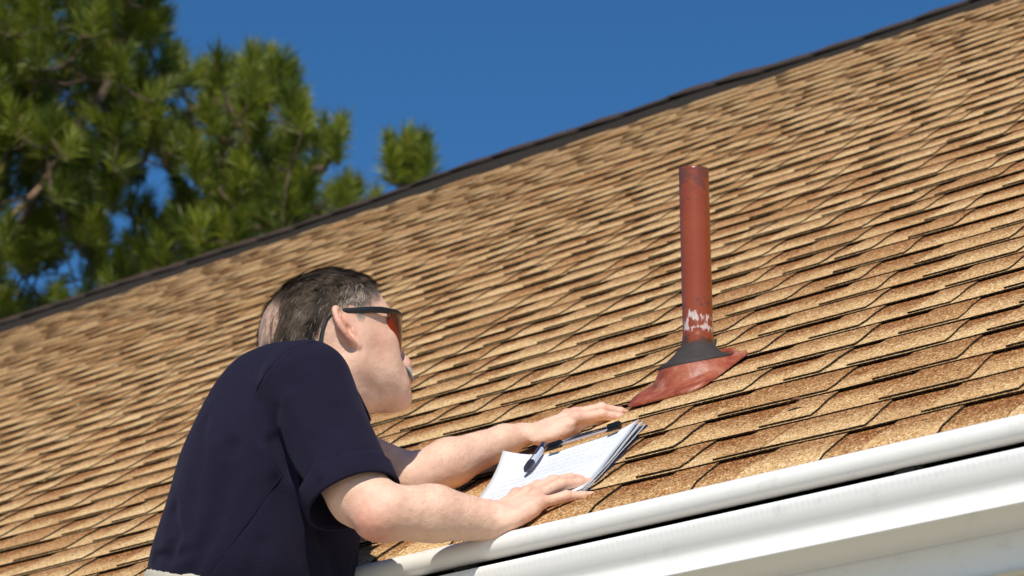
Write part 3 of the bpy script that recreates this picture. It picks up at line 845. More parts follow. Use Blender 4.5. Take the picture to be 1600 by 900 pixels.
for c, r, d, n_ in NAILS:
    qq = BV - c; e1 = qq @ d / (r * .85); e2 = qq @ np.cross(d, n_) / (r * .72); nail = np.maximum(nail, sstep(1.0, .85, np.sqrt(e1 ** 2 + e2 ** 2)) * (qq @ n_ > -r * .45) * (np.abs(qq @ n_) < r))
lip = near & (q[:, 0] > .098) & (np.abs(q[:, 1]) < .024) & (q[:, 2] > -.076) & (q[:, 2] < -.055)
red[lip] += .6

def skin_material():
    m, nt, b = newmat('skin'); p = pos(nt)
    at = N(nt, 'ShaderNodeAttribute', attribute_name='mark'); sp = N(nt, 'ShaderNodeSeparateColor'); nt.links.new(at.outputs['Color'], sp.inputs[0])
    big = noise(nt, p, 14, 4, .6); med = noise(nt, p, 70, 4, .65); fine = noise(nt, p, 420, 3, .6)
    c = mixc(nt, (.77, .475, .335), (.86, .575, .425), big)
    r1 = ramp(nt, [(.42, (0, 0, 0)), (.72, (1, 1, 1))]); nt.links.new(med, r1.inputs[0])
    c = mixc(nt, c, (.66, .34, .24), math_(nt, 'MULTIPLY', r1.outputs[0], .32))
    c = mixc(nt, c, (.62, .20, .135), math_(nt, 'MULTIPLY', sp.outputs[0], math_(nt, 'MULTIPLY_ADD', med, .5, .42), clamp=True))
    vor = N(nt, 'ShaderNodeTexVoronoi', i_Scale=75.0); nt.links.new(p, vor.inputs['Vector'])
    fr_ = ramp(nt, [(.06, (1, 1, 1)), (.14, (0, 0, 0))]); nt.links.new(vor.outputs['Distance'], fr_.inputs[0])
    vs_ = N(nt, 'ShaderNodeSeparateColor'); nt.links.new(vor.outputs['Color'], vs_.inputs[0])
    fk = math_(nt, 'MULTIPLY', fr_.outputs[0], math_(nt, 'GREATER_THAN', vs_.outputs[0], .72))
    c = mixc(nt, c, (.36, .16, .09), math_(nt, 'MULTIPLY', fk, .4))
    c = mixc(nt, c, (.10, .062, .045), math_(nt, 'MULTIPLY', sp.outputs[1], .95))
    c = mixc(nt, c, (.74, .50, .42), math_(nt, 'MULTIPLY', sp.outputs[2], .6))
    nt.links.new(c, b.inputs['Base Color'])
    b.inputs['Subsurface Weight'].default_value = .22; b.inputs['Subsurface Radius'].default_value = (1, .35, .2); b.inputs['Subsurface Scale'].default_value = .006
    b.inputs['Roughness'].default_value = .46; b.inputs['Specular IOR Level'].default_value = .42
    cell = N(nt, 'ShaderNodeTexVoronoi', i_Scale=900.0); nt.links.new(p, cell.inputs['Vector'])
    bump(nt, b, math_(nt, 'ADD', math_(nt, 'MULTIPLY', cell.outputs['Distance'], .5), math_(nt, 'MULTIPLY_ADD', fine, 1.0, math_(nt, 'MULTIPLY', med, 2.0))), .6, .0009)
    return m
M['skin'] = skin_material()
# the person's body mesh is the top-level thing
person = bigmesh('person', BV, BQ, M['skin'])
colattr(person.data, 'mark', np.stack([np.clip(red, 0, 1), hm * (1 - .8 * bald) * (1 - .75 * sstep(-.012, .012, q[:, 0]) * sstep(.066, .045, q[:, 2])), nail], 1).astype(np.float32))
tag(person, 'man in navy polo shirt leaning over the roof edge with both hands on the shingles', 'person')
def pchild(o):
    o.parent = person; return o


# ------------------------------------------------------------------ polo shirt
sh = SDF()
CUF = P(552, 782, 3.615); adir = unit(CUF - SR)
sh.ell(P(448, 655, 3.88), (.090, .14, .090), None, .03)
sh.ell(P(430, 740, 3.83), (.118, .170, .16), None, .05)
sh.ell(P(403, 830, 3.80), (.122, .165, .15), None, .06)
sh.ell(P(388, 915, 3.78), (.134, .165, .110), None, .06)
sh.cone(P(474, 612, 4.0), .050, P(476, 606, 3.80), .058, .03)
sh.cone(SL, .052, P(520, 690, 4.03), .052, .03)
sc_a = np.asarray(SR, np.float32); sc_b = np.asarray(CUF, np.float32); sc_n = np.asarray(adir, np.float32)
slen = float(np.linalg.norm(CUF - SR))
def sleeve(p):
    ba = sc_b + sc_n * .03 - sc_a; t = np.clip(((p - sc_a) @ ba) / float(ba @ ba), 0, 1); d = p - sc_a - t[:, None] * ba
    r = .0635 - .003 * np.sin(np.minimum(t * 1.35, 1) * math.pi) + .0010 * sstep(slen - .036, slen - .033, t * (slen + .03))
    a = np.sqrt((d * d).sum(1)) - r; b = (p - sc_b) @ sc_n
    k = .0022; h = np.maximum(k - np.abs(a - b), 0) / k
    return np.maximum(a, b) + h * h * k * .25
sh.add('f', (SR + CUF) / 2, slen / 2 + .09, sleeve, .016)
sh.cone(CUF - adir * .09, .040, CUF - adir * .050, .0530, .003, 's'); sh.cone(CUF - adir * .050, .0530, CUF - adir * .0, .0585, .003, 's'); sh.cone(CUF - adir * .0, .0595, CUF + adir * .02, .0600, .003, 's')
# opening for the neck
NKo = P(492, 580, 3.915); nkz = unit(H(-.036, 0, -.05) - NKo)
sh.cone(NKo - nkz * .02, .058, NKo + nkz * .12, .060, .008, 's')
# right front below the sleeve stays clear of the arm
def folds(sdf, pxs, d0, amp, w, off=0.0):
    pts = [trace(sdf, x, y, d0) for x, y in pxs]; pts = [q for q in pts if q is not None]
    if len(pts) < 2: return
    c = np.mean(pts, 0); r = max(np.linalg.norm(q - c) for q in pts) + w * 3
    pending.append((c, r, (lambda pts, amp, w: (lambda p: amp * np.exp(-(linedist(p, pts) / w) ** 2)))(pts, amp, w)))
pending = []
D0 = 3.3
arm_seam = [(489, 534), (468, 540), (449, 549), (430, 566), (413, 588), (402, 606), (397, 625), (396, 645), (399, 664), (406, 682), (416, 700), (428, 722), (441, 740)]
folds(sh, arm_seam, D0, .0030, .0024)
folds(sh, [(x + 3.5, y + 1) for x, y in arm_seam], D0, -.0018, .0030)
folds(sh, [(442, 742), (426, 762), (409, 786), (390, 812), (368, 842), (347, 870), (328, 899)], D0, .0010, .0022)
cr = unit(np.cross(adir, cF)); cn = np.cross(cr, adir)
ring = [CUF - adir * .034 + (cr * math.cos(R_(a)) + cn * math.sin(R_(a))) * .0632 for a in range(0, 361, 15)]
pending.append((CUF, .14, lambda p: .0013 * np.exp(-(linedist(p, ring) / .0017) ** 2)))
folds(sh, [(428, 688), (436, 706), (446, 724), (459, 748), (474, 776), (487, 800)], D0, .024, .0085)
folds(sh, [(418, 700), (432, 722), (448, 752), (462, 786), (480, 830)], D0, -.004, .012)
folds(sh, [(452, 735), (476, 790), (500, 830), (520, 866), (528, 897)], D0, .0085, .012)
folds(sh, [(436, 752), (452, 800), (470, 850), (484, 897)], D0, .0060, .012)
folds(sh, [(318, 660), (312, 720), (300, 780), (296, 850)], D0, .0040, .013)
folds(sh, [(360, 700), (352, 760), (330, 830), (300, 890)], D0, .0085, .012)
folds(sh, [(268, 800), (275, 835), (262, 870)], D0, .0085, .012)
folds(sh, [(300, 862), (272, 868), (240, 872)], D0, .0055, .008)
folds(sh, [(408, 850), (400, 872), (390, 898)], D0, .0030, .012)
folds(sh, [(455, 625), (470, 660), (480, 700), (500, 740)], D0, -.0040, .012)
folds(sh, [(520, 640), (545, 680), (565, 715)], D0, .0012, .010)
folds(sh, [(432, 640), (428, 668), (436, 694)], D0, .0030, .010)
sh.disp += pending
SV, SQ = sh.mesh(np.array([-.62, 3.15, 2.1]), np.array([.25, 4.35, 3.05]), .0019)
SV = relax(SV, SQ, 1, .5); SN = vnormals(SV, SQ)
nz = np.array([mnoise.noise(Vector((q[0] * 9, q[1] * 9, q[2] * 7))) * .0024 + mnoise.noise(Vector((q[0] * 24, q[1] * 24 + 5, q[2] * 18))) * .0011 + mnoise.noise(Vector((q[0] * 60, q[1] * 60 + 5, q[2] * 40))) * .0005 for q in SV])
SV = SV + SN * nz[:, None]
def seam_tube(pxs, name, rad=.0008):
    pts = [trace(sh, x, y, D0) for x, y in pxs]; pts = [q for q in pts if q is not None]
    for _ in range(2):
        fine = []
        for a, b_ in zip(pts[:-1], pts[1:]): fine += [a * .75 + b_ * .25, a * .25 + b_ * .75]
        pts = [pts[0]] + fine + [pts[-1]]
    b_ = MB(); b_.tube(pts, rad, 6); return b_
def shirt_material():
    m, nt, b = newmat('navy_pique'); p = pos(nt)
    n1 = noise(nt, p, 30, 3); c = mixc(nt, (.0105, .0088, .0200), (.0155, .0132, .0285), n1)
    fz = noise(nt, p, 900, 2, .8); c = mixc(nt, c, (.045, .043, .075), math_(nt, 'MULTIPLY', math_(nt, 'GREATER_THAN', fz, .66), .35))
    nt.links.new(c, b.inputs['Base Color']); b.inputs['Roughness'].default_value = .95; b.inputs['Specular IOR Level'].default_value = .08
    b.inputs['Sheen Weight'].default_value = .06; b.inputs['Sheen Roughness'].default_value = .5; b.inputs['Sheen Tint'].default_value = (.5, .5, .7, 1)
    v = N(nt, 'ShaderNodeTexVoronoi', i_Scale=520.0); v.inputs['Randomness'].default_value = .35; nt.links.new(p, v.inputs['Vector'])
    bump(nt, b, v.outputs['Distance'], .55, .0012); return m
M['navy'] = shirt_material()
shirt = pchild(bigmesh('polo_shirt', SV, SQ, M['navy']))
def schild(o):
    o.parent = shirt; return o
for pl in (arm_seam, [(442, 742), (426, 762), (409, 786), (390, 812), (368, 842), (347, 870), (328, 899)]): schild(seam_tube(pl, 'seam').build('seam', M['navy'], None, True))
# ribbed cuff of the sleeve: its own knitted band
vs, fs = [], []; n = 260
for j, (da, r) in enumerate(((-.0325, .0625), (-.0325, .0640), (-.0305, .0647), (-.015, .0648), (-.001, .0650), (.0012, .0643), (.0012, .0615), (-.004, .0607), (-.03, .0600))):
    for i in range(n):
        a = 2 * math.pi * i / n; rib = .0003 * math.cos(a * 130) if 2 <= j <= 4 else 0
        rr_ = r + rib + .0010 * mnoise.noise((math.cos(a) * 2, math.sin(a) * 2, .5)); vs.append(CUF + adir * da + (cr * math.cos(a) + cn * math.sin(a)) * rr_)
for j in range(8):
    for i in range(n): fs.append((j * n + i, j * n + (i + 1) % n, (j + 1) * n + (i + 1) % n, (j + 1) * n + i))
pchild(mesh('sleeve_cuff', vs, fs, M['navy'], None, True))
# collar: a folded leaf around the neck with its points at the throat
KF = Frame(NKo + nkz * .030, hx - nkz * (hx @ nkz), nkz)
vs, fs = [], []; n = 80; prof_n = 0
for i in range(n + 1):
    ph_ = R_(14) + (2 * math.pi - R_(28)) * i / n; fr_f = max(0, math.cos(ph_)); pt_ = fr_f ** 6
    bx = lambda r, z: KF(math.cos(ph_) * r * 1.02 + .006, math.sin(ph_) * r, z)
    low = -.020 - .062 * pt_
    ring_ = [bx(.0590, .020 - .016 * fr_f), bx(.0610, .0235 - .016 * fr_f), bx(.0640, .022 - .016 * fr_f), bx(.0700, (low + .02) / 2), bx(.0770 + .014 * pt_, low), bx(.0755 + .014 * pt_, low - .0015), bx(.0680, (low + .015) / 2 - .002), bx(.0610, .012 - .016 * fr_f)]
    prof_n = len(ring_); vs += ring_
for i in range(n):
    for k in range(prof_n):
        k2 = (k + 1) % prof_n; fs.append((i * prof_n + k, i * prof_n + k2, (i + 1) * prof_n + k2, (i + 1) * prof_n + k))
fs.append(tuple(range(prof_n))); fs.append(tuple(n * prof_n + k for k in range(prof_n))[::-1])
pchild(mesh('collar', vs, fs, M['navy'], None, True))

lp = [(524, 556, 3.815), (547, 588, 3.805), (564, 619, 3.805), (575, 642, 3.812), (580, 655, 3.820), (577, 664, 3.820), (569, 670, 3.812), (556, 664, 3.795), (540, 640, 3.785), (520, 600, 3.785)]
lc = np.mean([P(*a) for a in lp], 0); vs, fs = [], []; nl_ = len(lp)
for off in (-.0022, .0022):
    for sc2 in (1.0, .96):
        for a in lp:
            q_ = P(*a); vs.append(lc + (q_ - lc) * sc2 + cF * (off * (1 if sc2 < 1 else .5)) - cF * .0035 * (1 - min(1, np.linalg.norm(q_ - lc) / .05)) * (sc2 < 1))
for a, b_ in ((1, 0), (0, 2), (2, 3)):
    for i in range(nl_): k = (i + 1) % nl_; fs.append((a * nl_ + i, a * nl_ + k, b_ * nl_ + k, b_ * nl_ + i))
fs += [tuple(nl_ + i for i in range(nl_)), tuple(3 * nl_ + i for i in range(nl_))[::-1]]
pchild(mesh('collar_point', vs, fs, M['navy'], None, False))

# ------------------------------------------------------------------ trousers and shoes
M['khaki'] = simple('khaki_twill', (.50, .45, .36), .85, nscale=40, namt=.08, bstr=.4, bscale=900, bdist=.0006)
tr = SDF()
wc = P(388, 960, 3.78)
w0, w1, w2 = P(232, 893, 3.80), P(292, 899, 3.68), P(545, 950, 3.74)
wn = unit(np.cross(w1 - w0, w2 - w0)); wn = wn if wn[2] > 0 else -wn
tr.ell(wc, (.149, .175, .15), None, .03); 
hipR = P(400, 1040, 3.70); hipL = P(400, 1040, 3.87)
sol = nv * .0 - ev * .0
for hp, sx in ((hipR, -1), (hipL, 1)):
    kn = hp + zv * -.42 + nv * .02 + np.array([.02, -.02, 0]); an = kn - zv * .42 - nv * .05
    tr.cone(hp, .098, kn, .066, .04); tr.cone(kn, .066, an, .052, .03)
def wcut(p):
    return np.asarray((p - w0.astype(np.float32)) @ wn.astype(np.float32), np.float32)
tr.add('cut', wc, .6, lambda p: -wcut(p), .002, 's')
def band(p):
    w_ = wcut(p); return -.0022 * (w_ > -.034) * (w_ < .01)
tr.displace(wc, .3, band)
tv, tq = tr.mesh(np.array([-.75, 3.2, 1.1]), np.array([.2, 4.3, 2.75]), .0052)
pchild(bigmesh('trousers', relax(tv, tq, 1), tq, M['khaki']))
M['leather'] = simple('brown_leather', (.06, .035, .02), .5)
for hp in (hipR, hipL):
    an = hp - zv * .84 - nv * .03 + np.array([.02, -.02, 0]); s_ = SDF()
    s_.cone(an - zv * .02, .045, an - zv * .06, .046, .02); s_.cone(an - zv * .075, .036, an - zv * .085 + nv * .16, .034, .04)
    v_, q_ = s_.mesh(an - .25, an + .3, .006); pchild(bigmesh('shoe', v_, q_, M['leather']))

# ------------------------------------------------------------------ hair
def ribbons(name, roots, norms, dirs, lens, w, cols, mat, segs=3, curl=.25, droop=0.0, parent=True):
    vs = np.zeros((len(roots), (segs + 1) * 2, 3)); n = len(roots)
    p = roots.copy(); d = dirs.copy()
    side = np.cross(d, norms); side /= np.linalg.norm(side, axis=1)[:, None] + 1e-9
    for j in range(segs + 1):
        ww = (w * (1 - .75 * j / segs))[:, None]; vs[:, j * 2] = p - side * ww; vs[:, j * 2 + 1] = p + side * ww
        p = p + d * (lens / segs)[:, None]; d = d - norms * curl / segs + np.array([0, 0, -droop]) ; d /= np.linalg.norm(d, axis=1)[:, None]
    k = (segs + 1) * 2; base = np.arange(n)[:, None] * k
    q = np.concatenate([np.stack([base[:, 0] + 2 * j, base[:, 0] + 2 * j + 1, base[:, 0] + 2 * j + 3, base[:, 0] + 2 * j + 2], 1) for j in range(segs)])
    o = bigmesh(name, vs.reshape(-1, 3), q, mat, None, True)
    colattr(o.data, 'shade', np.repeat(cols, k, 0).astype(np.float32)); return pchild(o) if parent else o
def hair_material():
    m, nt, b = newmat('hair'); at = N(nt, 'ShaderNodeAttribute', attribute_name='shade'); nt.links.new(at.outputs['Color'], b.inputs['Base Color'])
    b.inputs['Roughness'].default_value = .55; b.inputs['Specular IOR Level'].default_value = .12; return m
M['hair'] = hair_material()
w_ = hm * (1 - .975 * bald); w_[~near] = 0
idx = nrng.choice(len(BV), 42000, p=w_ / w_.sum())
qh = q[idx]; tang = np.zeros((len(idx), 3))
top = sstep(.075, .105, qh[:, 2]); tang[:, 0] = .75 * top + (-.45) * (1 - top); tang[:, 2] = -.25 * top - .8 * (1 - top); tang[:, 1] = -.75 * top
front = sstep(.02, .06, qh[:, 0]) * (1 - top * .0); tang[:, 0] = tang[:, 0] * (1 - front) + .35 * front; 
wd = tang @ HD.A; nn = BN[idx]
jit = np.array([[mnoise.noise(Vector(r_ * 75)), mnoise.noise(Vector(r_ * 75 + 9)), mnoise.noise(Vector(r_ * 75 + 20))] for r_ in qh]) * 1.0 + nrng.normal(0, .10, (len(idx), 3))
wd = wd + jit * .55; wd -= nn * (wd * nn).sum(1)[:, None]; wd /= np.linalg.norm(wd, axis=1)[:, None]
dd = wd * .90 + nn * .30; dd /= np.linalg.norm(dd, axis=1)[:, None]
sideb = sstep(-.012, .012, qh[:, 0]) * sstep(.066, .040, qh[:, 2])
ln = (.019 + .009 * top + .006 * nrng.random(len(idx))) * (1 - .62 * sideb) * (1 - .45 * sstep(-.03, -.07, qh[:, 2]))
gz = np.clip(sideb * 1.3 + .10 * sstep(.04, -.05, qh[:, 2]) + .6 * sstep(.0, .04, qh[:, 0]) * sstep(.095, .06, qh[:, 2]) + .015, 0, .92)
gray = (nrng.random(len(idx)) < gz)[:, None]
clump = np.array([mnoise.noise(Vector((r_[0] * 60, r_[1] * 60, r_[2] * 35))) for r_ in qh])[:, None]
base_c = np.array([.088, .062, .043]) * np.clip(.85 + 1.3 * clump, .25, 1.7) * (.6 + .9 * nrng.random((len(idx), 1)))
cols = np.where(gray, np.array([.50, .41, .33]) * (.6 + .6 * nrng.random((len(idx), 1))), base_c)
ribbons('hair', BV[idx] - nn * .0006, nn, dd, ln, np.full(len(idx), .00030), cols, M['hair'], 4, .48)
def patch(name, sel, n, d, ln0, ln1, w, c0, c1, curl=.2, jt=.35, lift=.5):
    ii = np.nonzero(sel)[0]; ii = nrng.choice(ii, n); nn = BN[ii]; d = np.asarray(d) if np.ndim(d) == 2 else np.tile(d, (n, 1))
    d = d + nrng.normal(0, jt, (n, 3)); d = d - nn * (d * nn).sum(1)[:, None]; d /= np.linalg.norm(d, axis=1)[:, None]; d = d + nn * lift; d /= np.linalg.norm(d, axis=1)[:, None]
    c = np.array(c0) + (np.array(c1) - np.array(c0)) * nrng.random((n, 1))
    return ribbons(name, BV[ii] - nn * .0003, nn, d, ln0 + (ln1 - ln0) * nrng.random(n), np.full(n, w), c, M['hair'], 2, curl)
patch('moustache', near & (q[:, 0] > .098) & (np.abs(q[:, 1]) < .031) & (q[:, 2] < -.045) & (q[:, 2] > -.059), 1500, HD.z * -1 + HD.x * .25, .006, .011, .00032, (.36, .32, .29), (.66, .61, .56))
patch('stubble', near & (q[:, 0] > .03) & (q[:, 2] < -.040) & (q[:, 2] > -.105) & (hm < .1), 2600, HD.z * -1 + HD.x * .2, .0012, .0022, .00014, (.30, .24, .20), (.62, .55, .50), .2, .5, .8)
patch('eyebrow', near & (q[:, 0] > .080) & (np.abs(q[:, 1]) > .012) & (np.abs(q[:, 1]) < .048) & (q[:, 2] > .027) & (q[:, 2] < .037), 500, HD.x * .4 + HD.z * .2, .006, .010, .0003, (.08, .06, .045), (.4, .36, .32))
fi = nrng.choice(len(BV), 500, p=w_ / w_.sum()); fn = BN[fi]; fd = fn * .8 + nrng.normal(0, .55, (500, 3)); fd /= np.linalg.norm(fd, axis=1)[:, None]
ribbons('flyaway_hair', BV[fi], fn, fd, .014 + .018 * nrng.random(500), np.full(500, .00012), np.tile((.07, .05, .035), (500, 1)), M['hair'], 4, .7)
# fine hair on the forearms
sel = np.zeros(len(BV), bool); aw = np.zeros((len(BV), 3))
for a, b_, W_ in ((ER, WR, fr), (EL, WL, fl)):
    t = (BV - a) @ W_; L = np.linalg.norm(b_ - a); dd_ = np.linalg.norm(BV - a - t[:, None] * W_, axis=1)
    s_ = (t > .02) & (t < L + .005) & (dd_ < .05) & ((BN @ (Nv + cR * .2)) > -.15); sel |= s_; aw[s_] = W_
ii = nrng.choice(np.nonzero(sel)[0], 1700); nn = BN[ii]; d = aw[ii] * .5 - cF * 0 + np.cross(nn, aw[ii]) * .6 + nrng.normal(0, .3, (len(ii), 3)); d -= nn * (d * nn).sum(1)[:, None]; d /= np.linalg.norm(d, axis=1)[:, None]; d = d + nn * .25; d /= np.linalg.norm(d, axis=1)[:, None]
ribbons('arm_hair', BV[ii], nn, d, .005 + .007 * nrng.random(len(ii)), np.full(len(ii), .00006), np.tile((.36, .21, .12), (len(ii), 1)), M['hair'], 2, .3)

# ------------------------------------------------------------------ sunglasses (worn, a thing of its own)
gl = tag(empty('sunglasses', H(.08, 0, .01)), 'black wraparound sunglasses with dark red lenses worn by the man', 'sunglasses')
def gchild(o): o.parent = gl; o.matrix_parent_inverse = Matrix.Translation(-Vector(gl.location)); return o
M['frame'] = simple('matt_black_plastic', (.012, .011, .011), .42)
def lens_material():
    m, nt, b = newmat('red_mirror_lens'); tc = N(nt, 'ShaderNodeAttribute', attribute_name='tint'); sp = N(nt, 'ShaderNodeSeparateColor'); nt.links.new(tc.outputs['Color'], sp.inputs[0])
    r = ramp(nt, [(0, (.36, .030, .006)), (.3, (.26, .016, .005)), (.52, (.06, .005, .006)), (1, (.010, .008, .022))]); nt.links.new(sp.outputs[0], r.inputs[0])
    nt.links.new(r.outputs[0], b.inputs['Base Color']); b.inputs['Roughness'].default_value = .07; b.inputs['Metallic'].default_value = .35
    b.inputs['Coat Weight'].default_value = .6; b.inputs['Coat Roughness'].default_value = .03; return m
M['lens'] = lens_material()
def lenspt(t, w, off=0):          # t 0 nose .. 1 hinge, w 0 bottom .. 1 top
    a = R_(8 + 56 * t); x = .034 + .082 * math.cos(a) ** .85; y = .0765 * math.sin(a)
    zt = .031 - .002 * t; zb = -.027 + .004 * (1 - t) ** 3 * 3 + .036 * max(0, t - .45) ** 1.6 / .38
    zb = min(zb, zt - .012); z = zb + (zt - zb) * w
    k = -.009 * (1 - w) ** 1.6 * 1.0
    n2 = unit((math.cos(a), math.sin(a), 0)); return x + n2[0] * (off + k), y + n2[1] * (off + k), z
for sy in (-1, 1):
    vs, fs, tt = [], [], []; A_, B_ = 22, 10
    for side in (0, -.0016):
        for i in range(A_ + 1):
            for j in range(B_ + 1):
                x, y, z = lenspt(i / A_, j / B_, side); vs.append(H(x, sy * y, z)); tt.append((min(1, j / B_ * .55 + .62 * (1 - i / A_) ** .8), 0, 0))
    n_ = (A_ + 1) * (B_ + 1); idn = lambda s_, i, j: s_ * n_ + i * (B_ + 1) + j
    for i in range(A_):
        for j in range(B_):
            fs.append((idn(0, i, j), idn(0, i + 1, j), idn(0, i + 1, j + 1), idn(0, i, j + 1))); fs.append((idn(1, i, j), idn(1, i, j + 1), idn(1, i + 1, j + 1), idn(1, i + 1, j)))
    for i in range(A_):
        for j in (0, B_): fs.append((idn(0, i, j), idn(1, i, j), idn(1, i + 1, j), idn(0, i + 1, j)))
    for j in range(B_):
        for i in (0, A_): fs.append((idn(0, i, j), idn(0, i, j + 1), idn(1, i, j + 1), idn(1, i, j)))
    o = gchild(mesh('lens', vs, fs, M['lens'], None, True)); colattr(o.data, 'tint', np.array(tt, np.float32))
    b_ = MB(); b_.tube([H(*(lambda p: (p[0], sy * p[1], p[2] + .0008))(lenspt(i / 14, 1, -.0008))) for i in range(15)], [.0022 + .0014 * (i / 14) for i in range(15)], 8, up=HD.z)
    gchild(b_.build('brow_bar', M['frame'], None, True))
    pts = [(.0735, .0700, .0285), (.062, .0745, .0290), (.045, .0780, .0290), (.022, .0800, .0285), (.004, .0800, .0290), (-.008, .0795, .0300), (-.020, .0785, .0270), (-.029, .0770, .0190), (-.035, .0755, .0080), (-.039, .0740, -.0020), (-.0415, .0720, -.0110), (-.0425, .0705, -.0150)]
    b_ = MB(); b_.tube([H(x, sy * y, z) for x, y, z in pts], [v_ * 1.35 for v_ in (.0034, .0036, .0036, .0035, .0030, .0026, .0023, .0021, .0021, .0022, .0026, .0034, .0024)], 10, flat=.5, up=HD.z)
    gchild(b_.build('temple_arm', M['frame'], None, True))
b_ = MB(); b_.tube([H(.117, -.014, .028), H(.119, 0, .026), H(.117, .014, .028)], .0022, 8); gchild(b_.build('bridge', M['frame'], None, True))

# ------------------------------------------------------------------ clipboard, papers, pen
CTR = onroof(1012, 651, .018); a_ = R_(14)
cL = -ev * math.sin(a_) + uv * math.cos(a_); cW = ev * math.cos(a_) + uv * math.sin(a_)
def cbp(x, y, h):           # x across from the left edge, y up from the bottom edge, on the board
    return CTR - cW * (.226 - x) - cL * (.315 - y) + Nv * (h - .0105)
cbo = tag(empty('clipboard', cbp(.113, .157, 0)), 'dark blue clipboard with wire clip lying on the roof between the two hands', 'clipboard')
def cchild(o, par): o.parent = par; o.matrix_parent_inverse = Matrix.Translation(-Vector(par.location)); return o
M['board'] = simple('dark_blue_board', (.010, .016, .045), .35, nscale=60, namt=.2)
M['clipmetal'] = simple('black_coated_steel', (.012, .012, .014), .3, .3)
M['steel'] = simple('bright_steel', (.55, .55, .56), .22, 1.0)
b_ = MB(); n = 10; out = []
for cx_, cy_, a0 in ((.226 - .012, .315 - .012, 0), (.012, .315 - .012, 90), (.012, .012, 180), (.226 - .012, .012, 270)):
    for i in range(5): a = R_(a0 + i * 22.5); out.append((cx_ + .012 * math.cos(a), cy_ + .012 * math.sin(a)))
for h in (-.0035, 0): b_.v += [cbp(x, y, h) for x, y in out]
k = len(out); b_.f += [list(range(k))[::-1], list(range(k, 2 * k))]; b_.m += [0, 0]
for i in range(k): b_.f.append([i, (i + 1) % k, k + (i + 1) % k, k + i]); b_.m.append(0)
cchild(b_.build('board', M['board']), cbo)
b_ = MB(); b_.box(cbp(.132, .296, .0150), cW * .040, cL * .0045, Nv * .0010); b_.tube([cbp(.082, .291, .0135), cbp(.092, .300, .017), cbp(.118, .302, .0185), cbp(.166, .300, .017), cbp(.178, .291, .0135)], .0012, 8)
cchild(b_.build('clip_wire', M['steel'], None, True), cbo)
for x in (.084, .180):
    b_ = MB(); b_.tube([cbp(x - .011, .297, .0150), cbp(x - .009, .297, .0155), cbp(x + .009, .297, .0155), cbp(x + .011, .297, .0150)], [.0035, .0058, .0058, .0035], 10); b_.box(cbp(x, .289, .0145), cW * .0085, cL * .008, Nv * .0012)
    cchild(b_.build('clip_grip', M['clipmetal'], None, True), cbo)
pap = tag(empty('paper_stack', cbp(.113, .157, .003)), 'white printed forms held on the clipboard, top corners curling up', 'papers')
def paper_material():
    m, nt, b = newmat('printed_paper'); at = N(nt, 'ShaderNodeAttribute', attribute_name='sheetuv'); sp = N(nt, 'ShaderNodeSeparateColor'); nt.links.new(at.outputs['Color'], sp.inputs[0])
    x, y, inkd = sp.outputs
    row = math_(nt, 'FRACT', math_(nt, 'MULTIPLY', y, 84)); inrow = math_(nt, 'LESS_THAN', math_(nt, 'ABSOLUTE', math_(nt, 'SUBTRACT', row, .5)), .20)
    rowid = math_(nt, 'FLOOR', math_(nt, 'MULTIPLY', y, 84))
    cv = N(nt, 'ShaderNodeCombineXYZ'); nt.links.new(math_(nt, 'MULTIPLY', x, 120), cv.inputs[0]); nt.links.new(math_(nt, 'MULTIPLY', rowid, 3.7), cv.inputs[1])
    wd_ = N(nt, 'ShaderNodeTexNoise', i_Scale=1.0, i_Detail=2.0); nt.links.new(cv.outputs[0], wd_.inputs['Vector'])
    ink = math_(nt, 'MULTIPLY', inrow, math_(nt, 'GREATER_THAN', wd_.outputs['Fac'], .47))
    cr_ = N(nt, 'ShaderNodeCombineXYZ'); nt.links.new(math_(nt, 'MULTIPLY', rowid, .71), cr_.inputs[0]); en = N(nt, 'ShaderNodeTexNoise', i_Scale=1.7); nt.links.new(cr_.outputs[0], en.inputs['Vector'])
    rowend = math_(nt, 'LESS_THAN', x, math_(nt, 'MULTIPLY_ADD', en.outputs['Fac'], .9, .38, clamp=True))
    gapr = math_(nt, 'GREATER_THAN', math_(nt, 'FRACT', math_(nt, 'MULTIPLY', rowid, .137)), .25)
    marg = math_(nt, 'MULTIPLY', math_(nt, 'GREATER_THAN', x, .09), math_(nt, 'LESS_THAN', x, .92)); marg = math_(nt, 'MULTIPLY', marg, math_(nt, 'MULTIPLY', math_(nt, 'GREATER_THAN', y, .06), math_(nt, 'LESS_THAN', y, .93)))
    f = math_(nt, 'MULTIPLY', math_(nt, 'MULTIPLY', ink, rowend), math_(nt, 'MULTIPLY', math_(nt, 'MULTIPLY', marg, gapr), inkd))
    nt.links.new(mixc(nt, (.80, .82, .86), (.16, .17, .22), math_(nt, 'MULTIPLY', f, .55)), b.inputs['Base Color'])
    b.inputs['Roughness'].default_value = .6; return m
M['paper'] = paper_material()
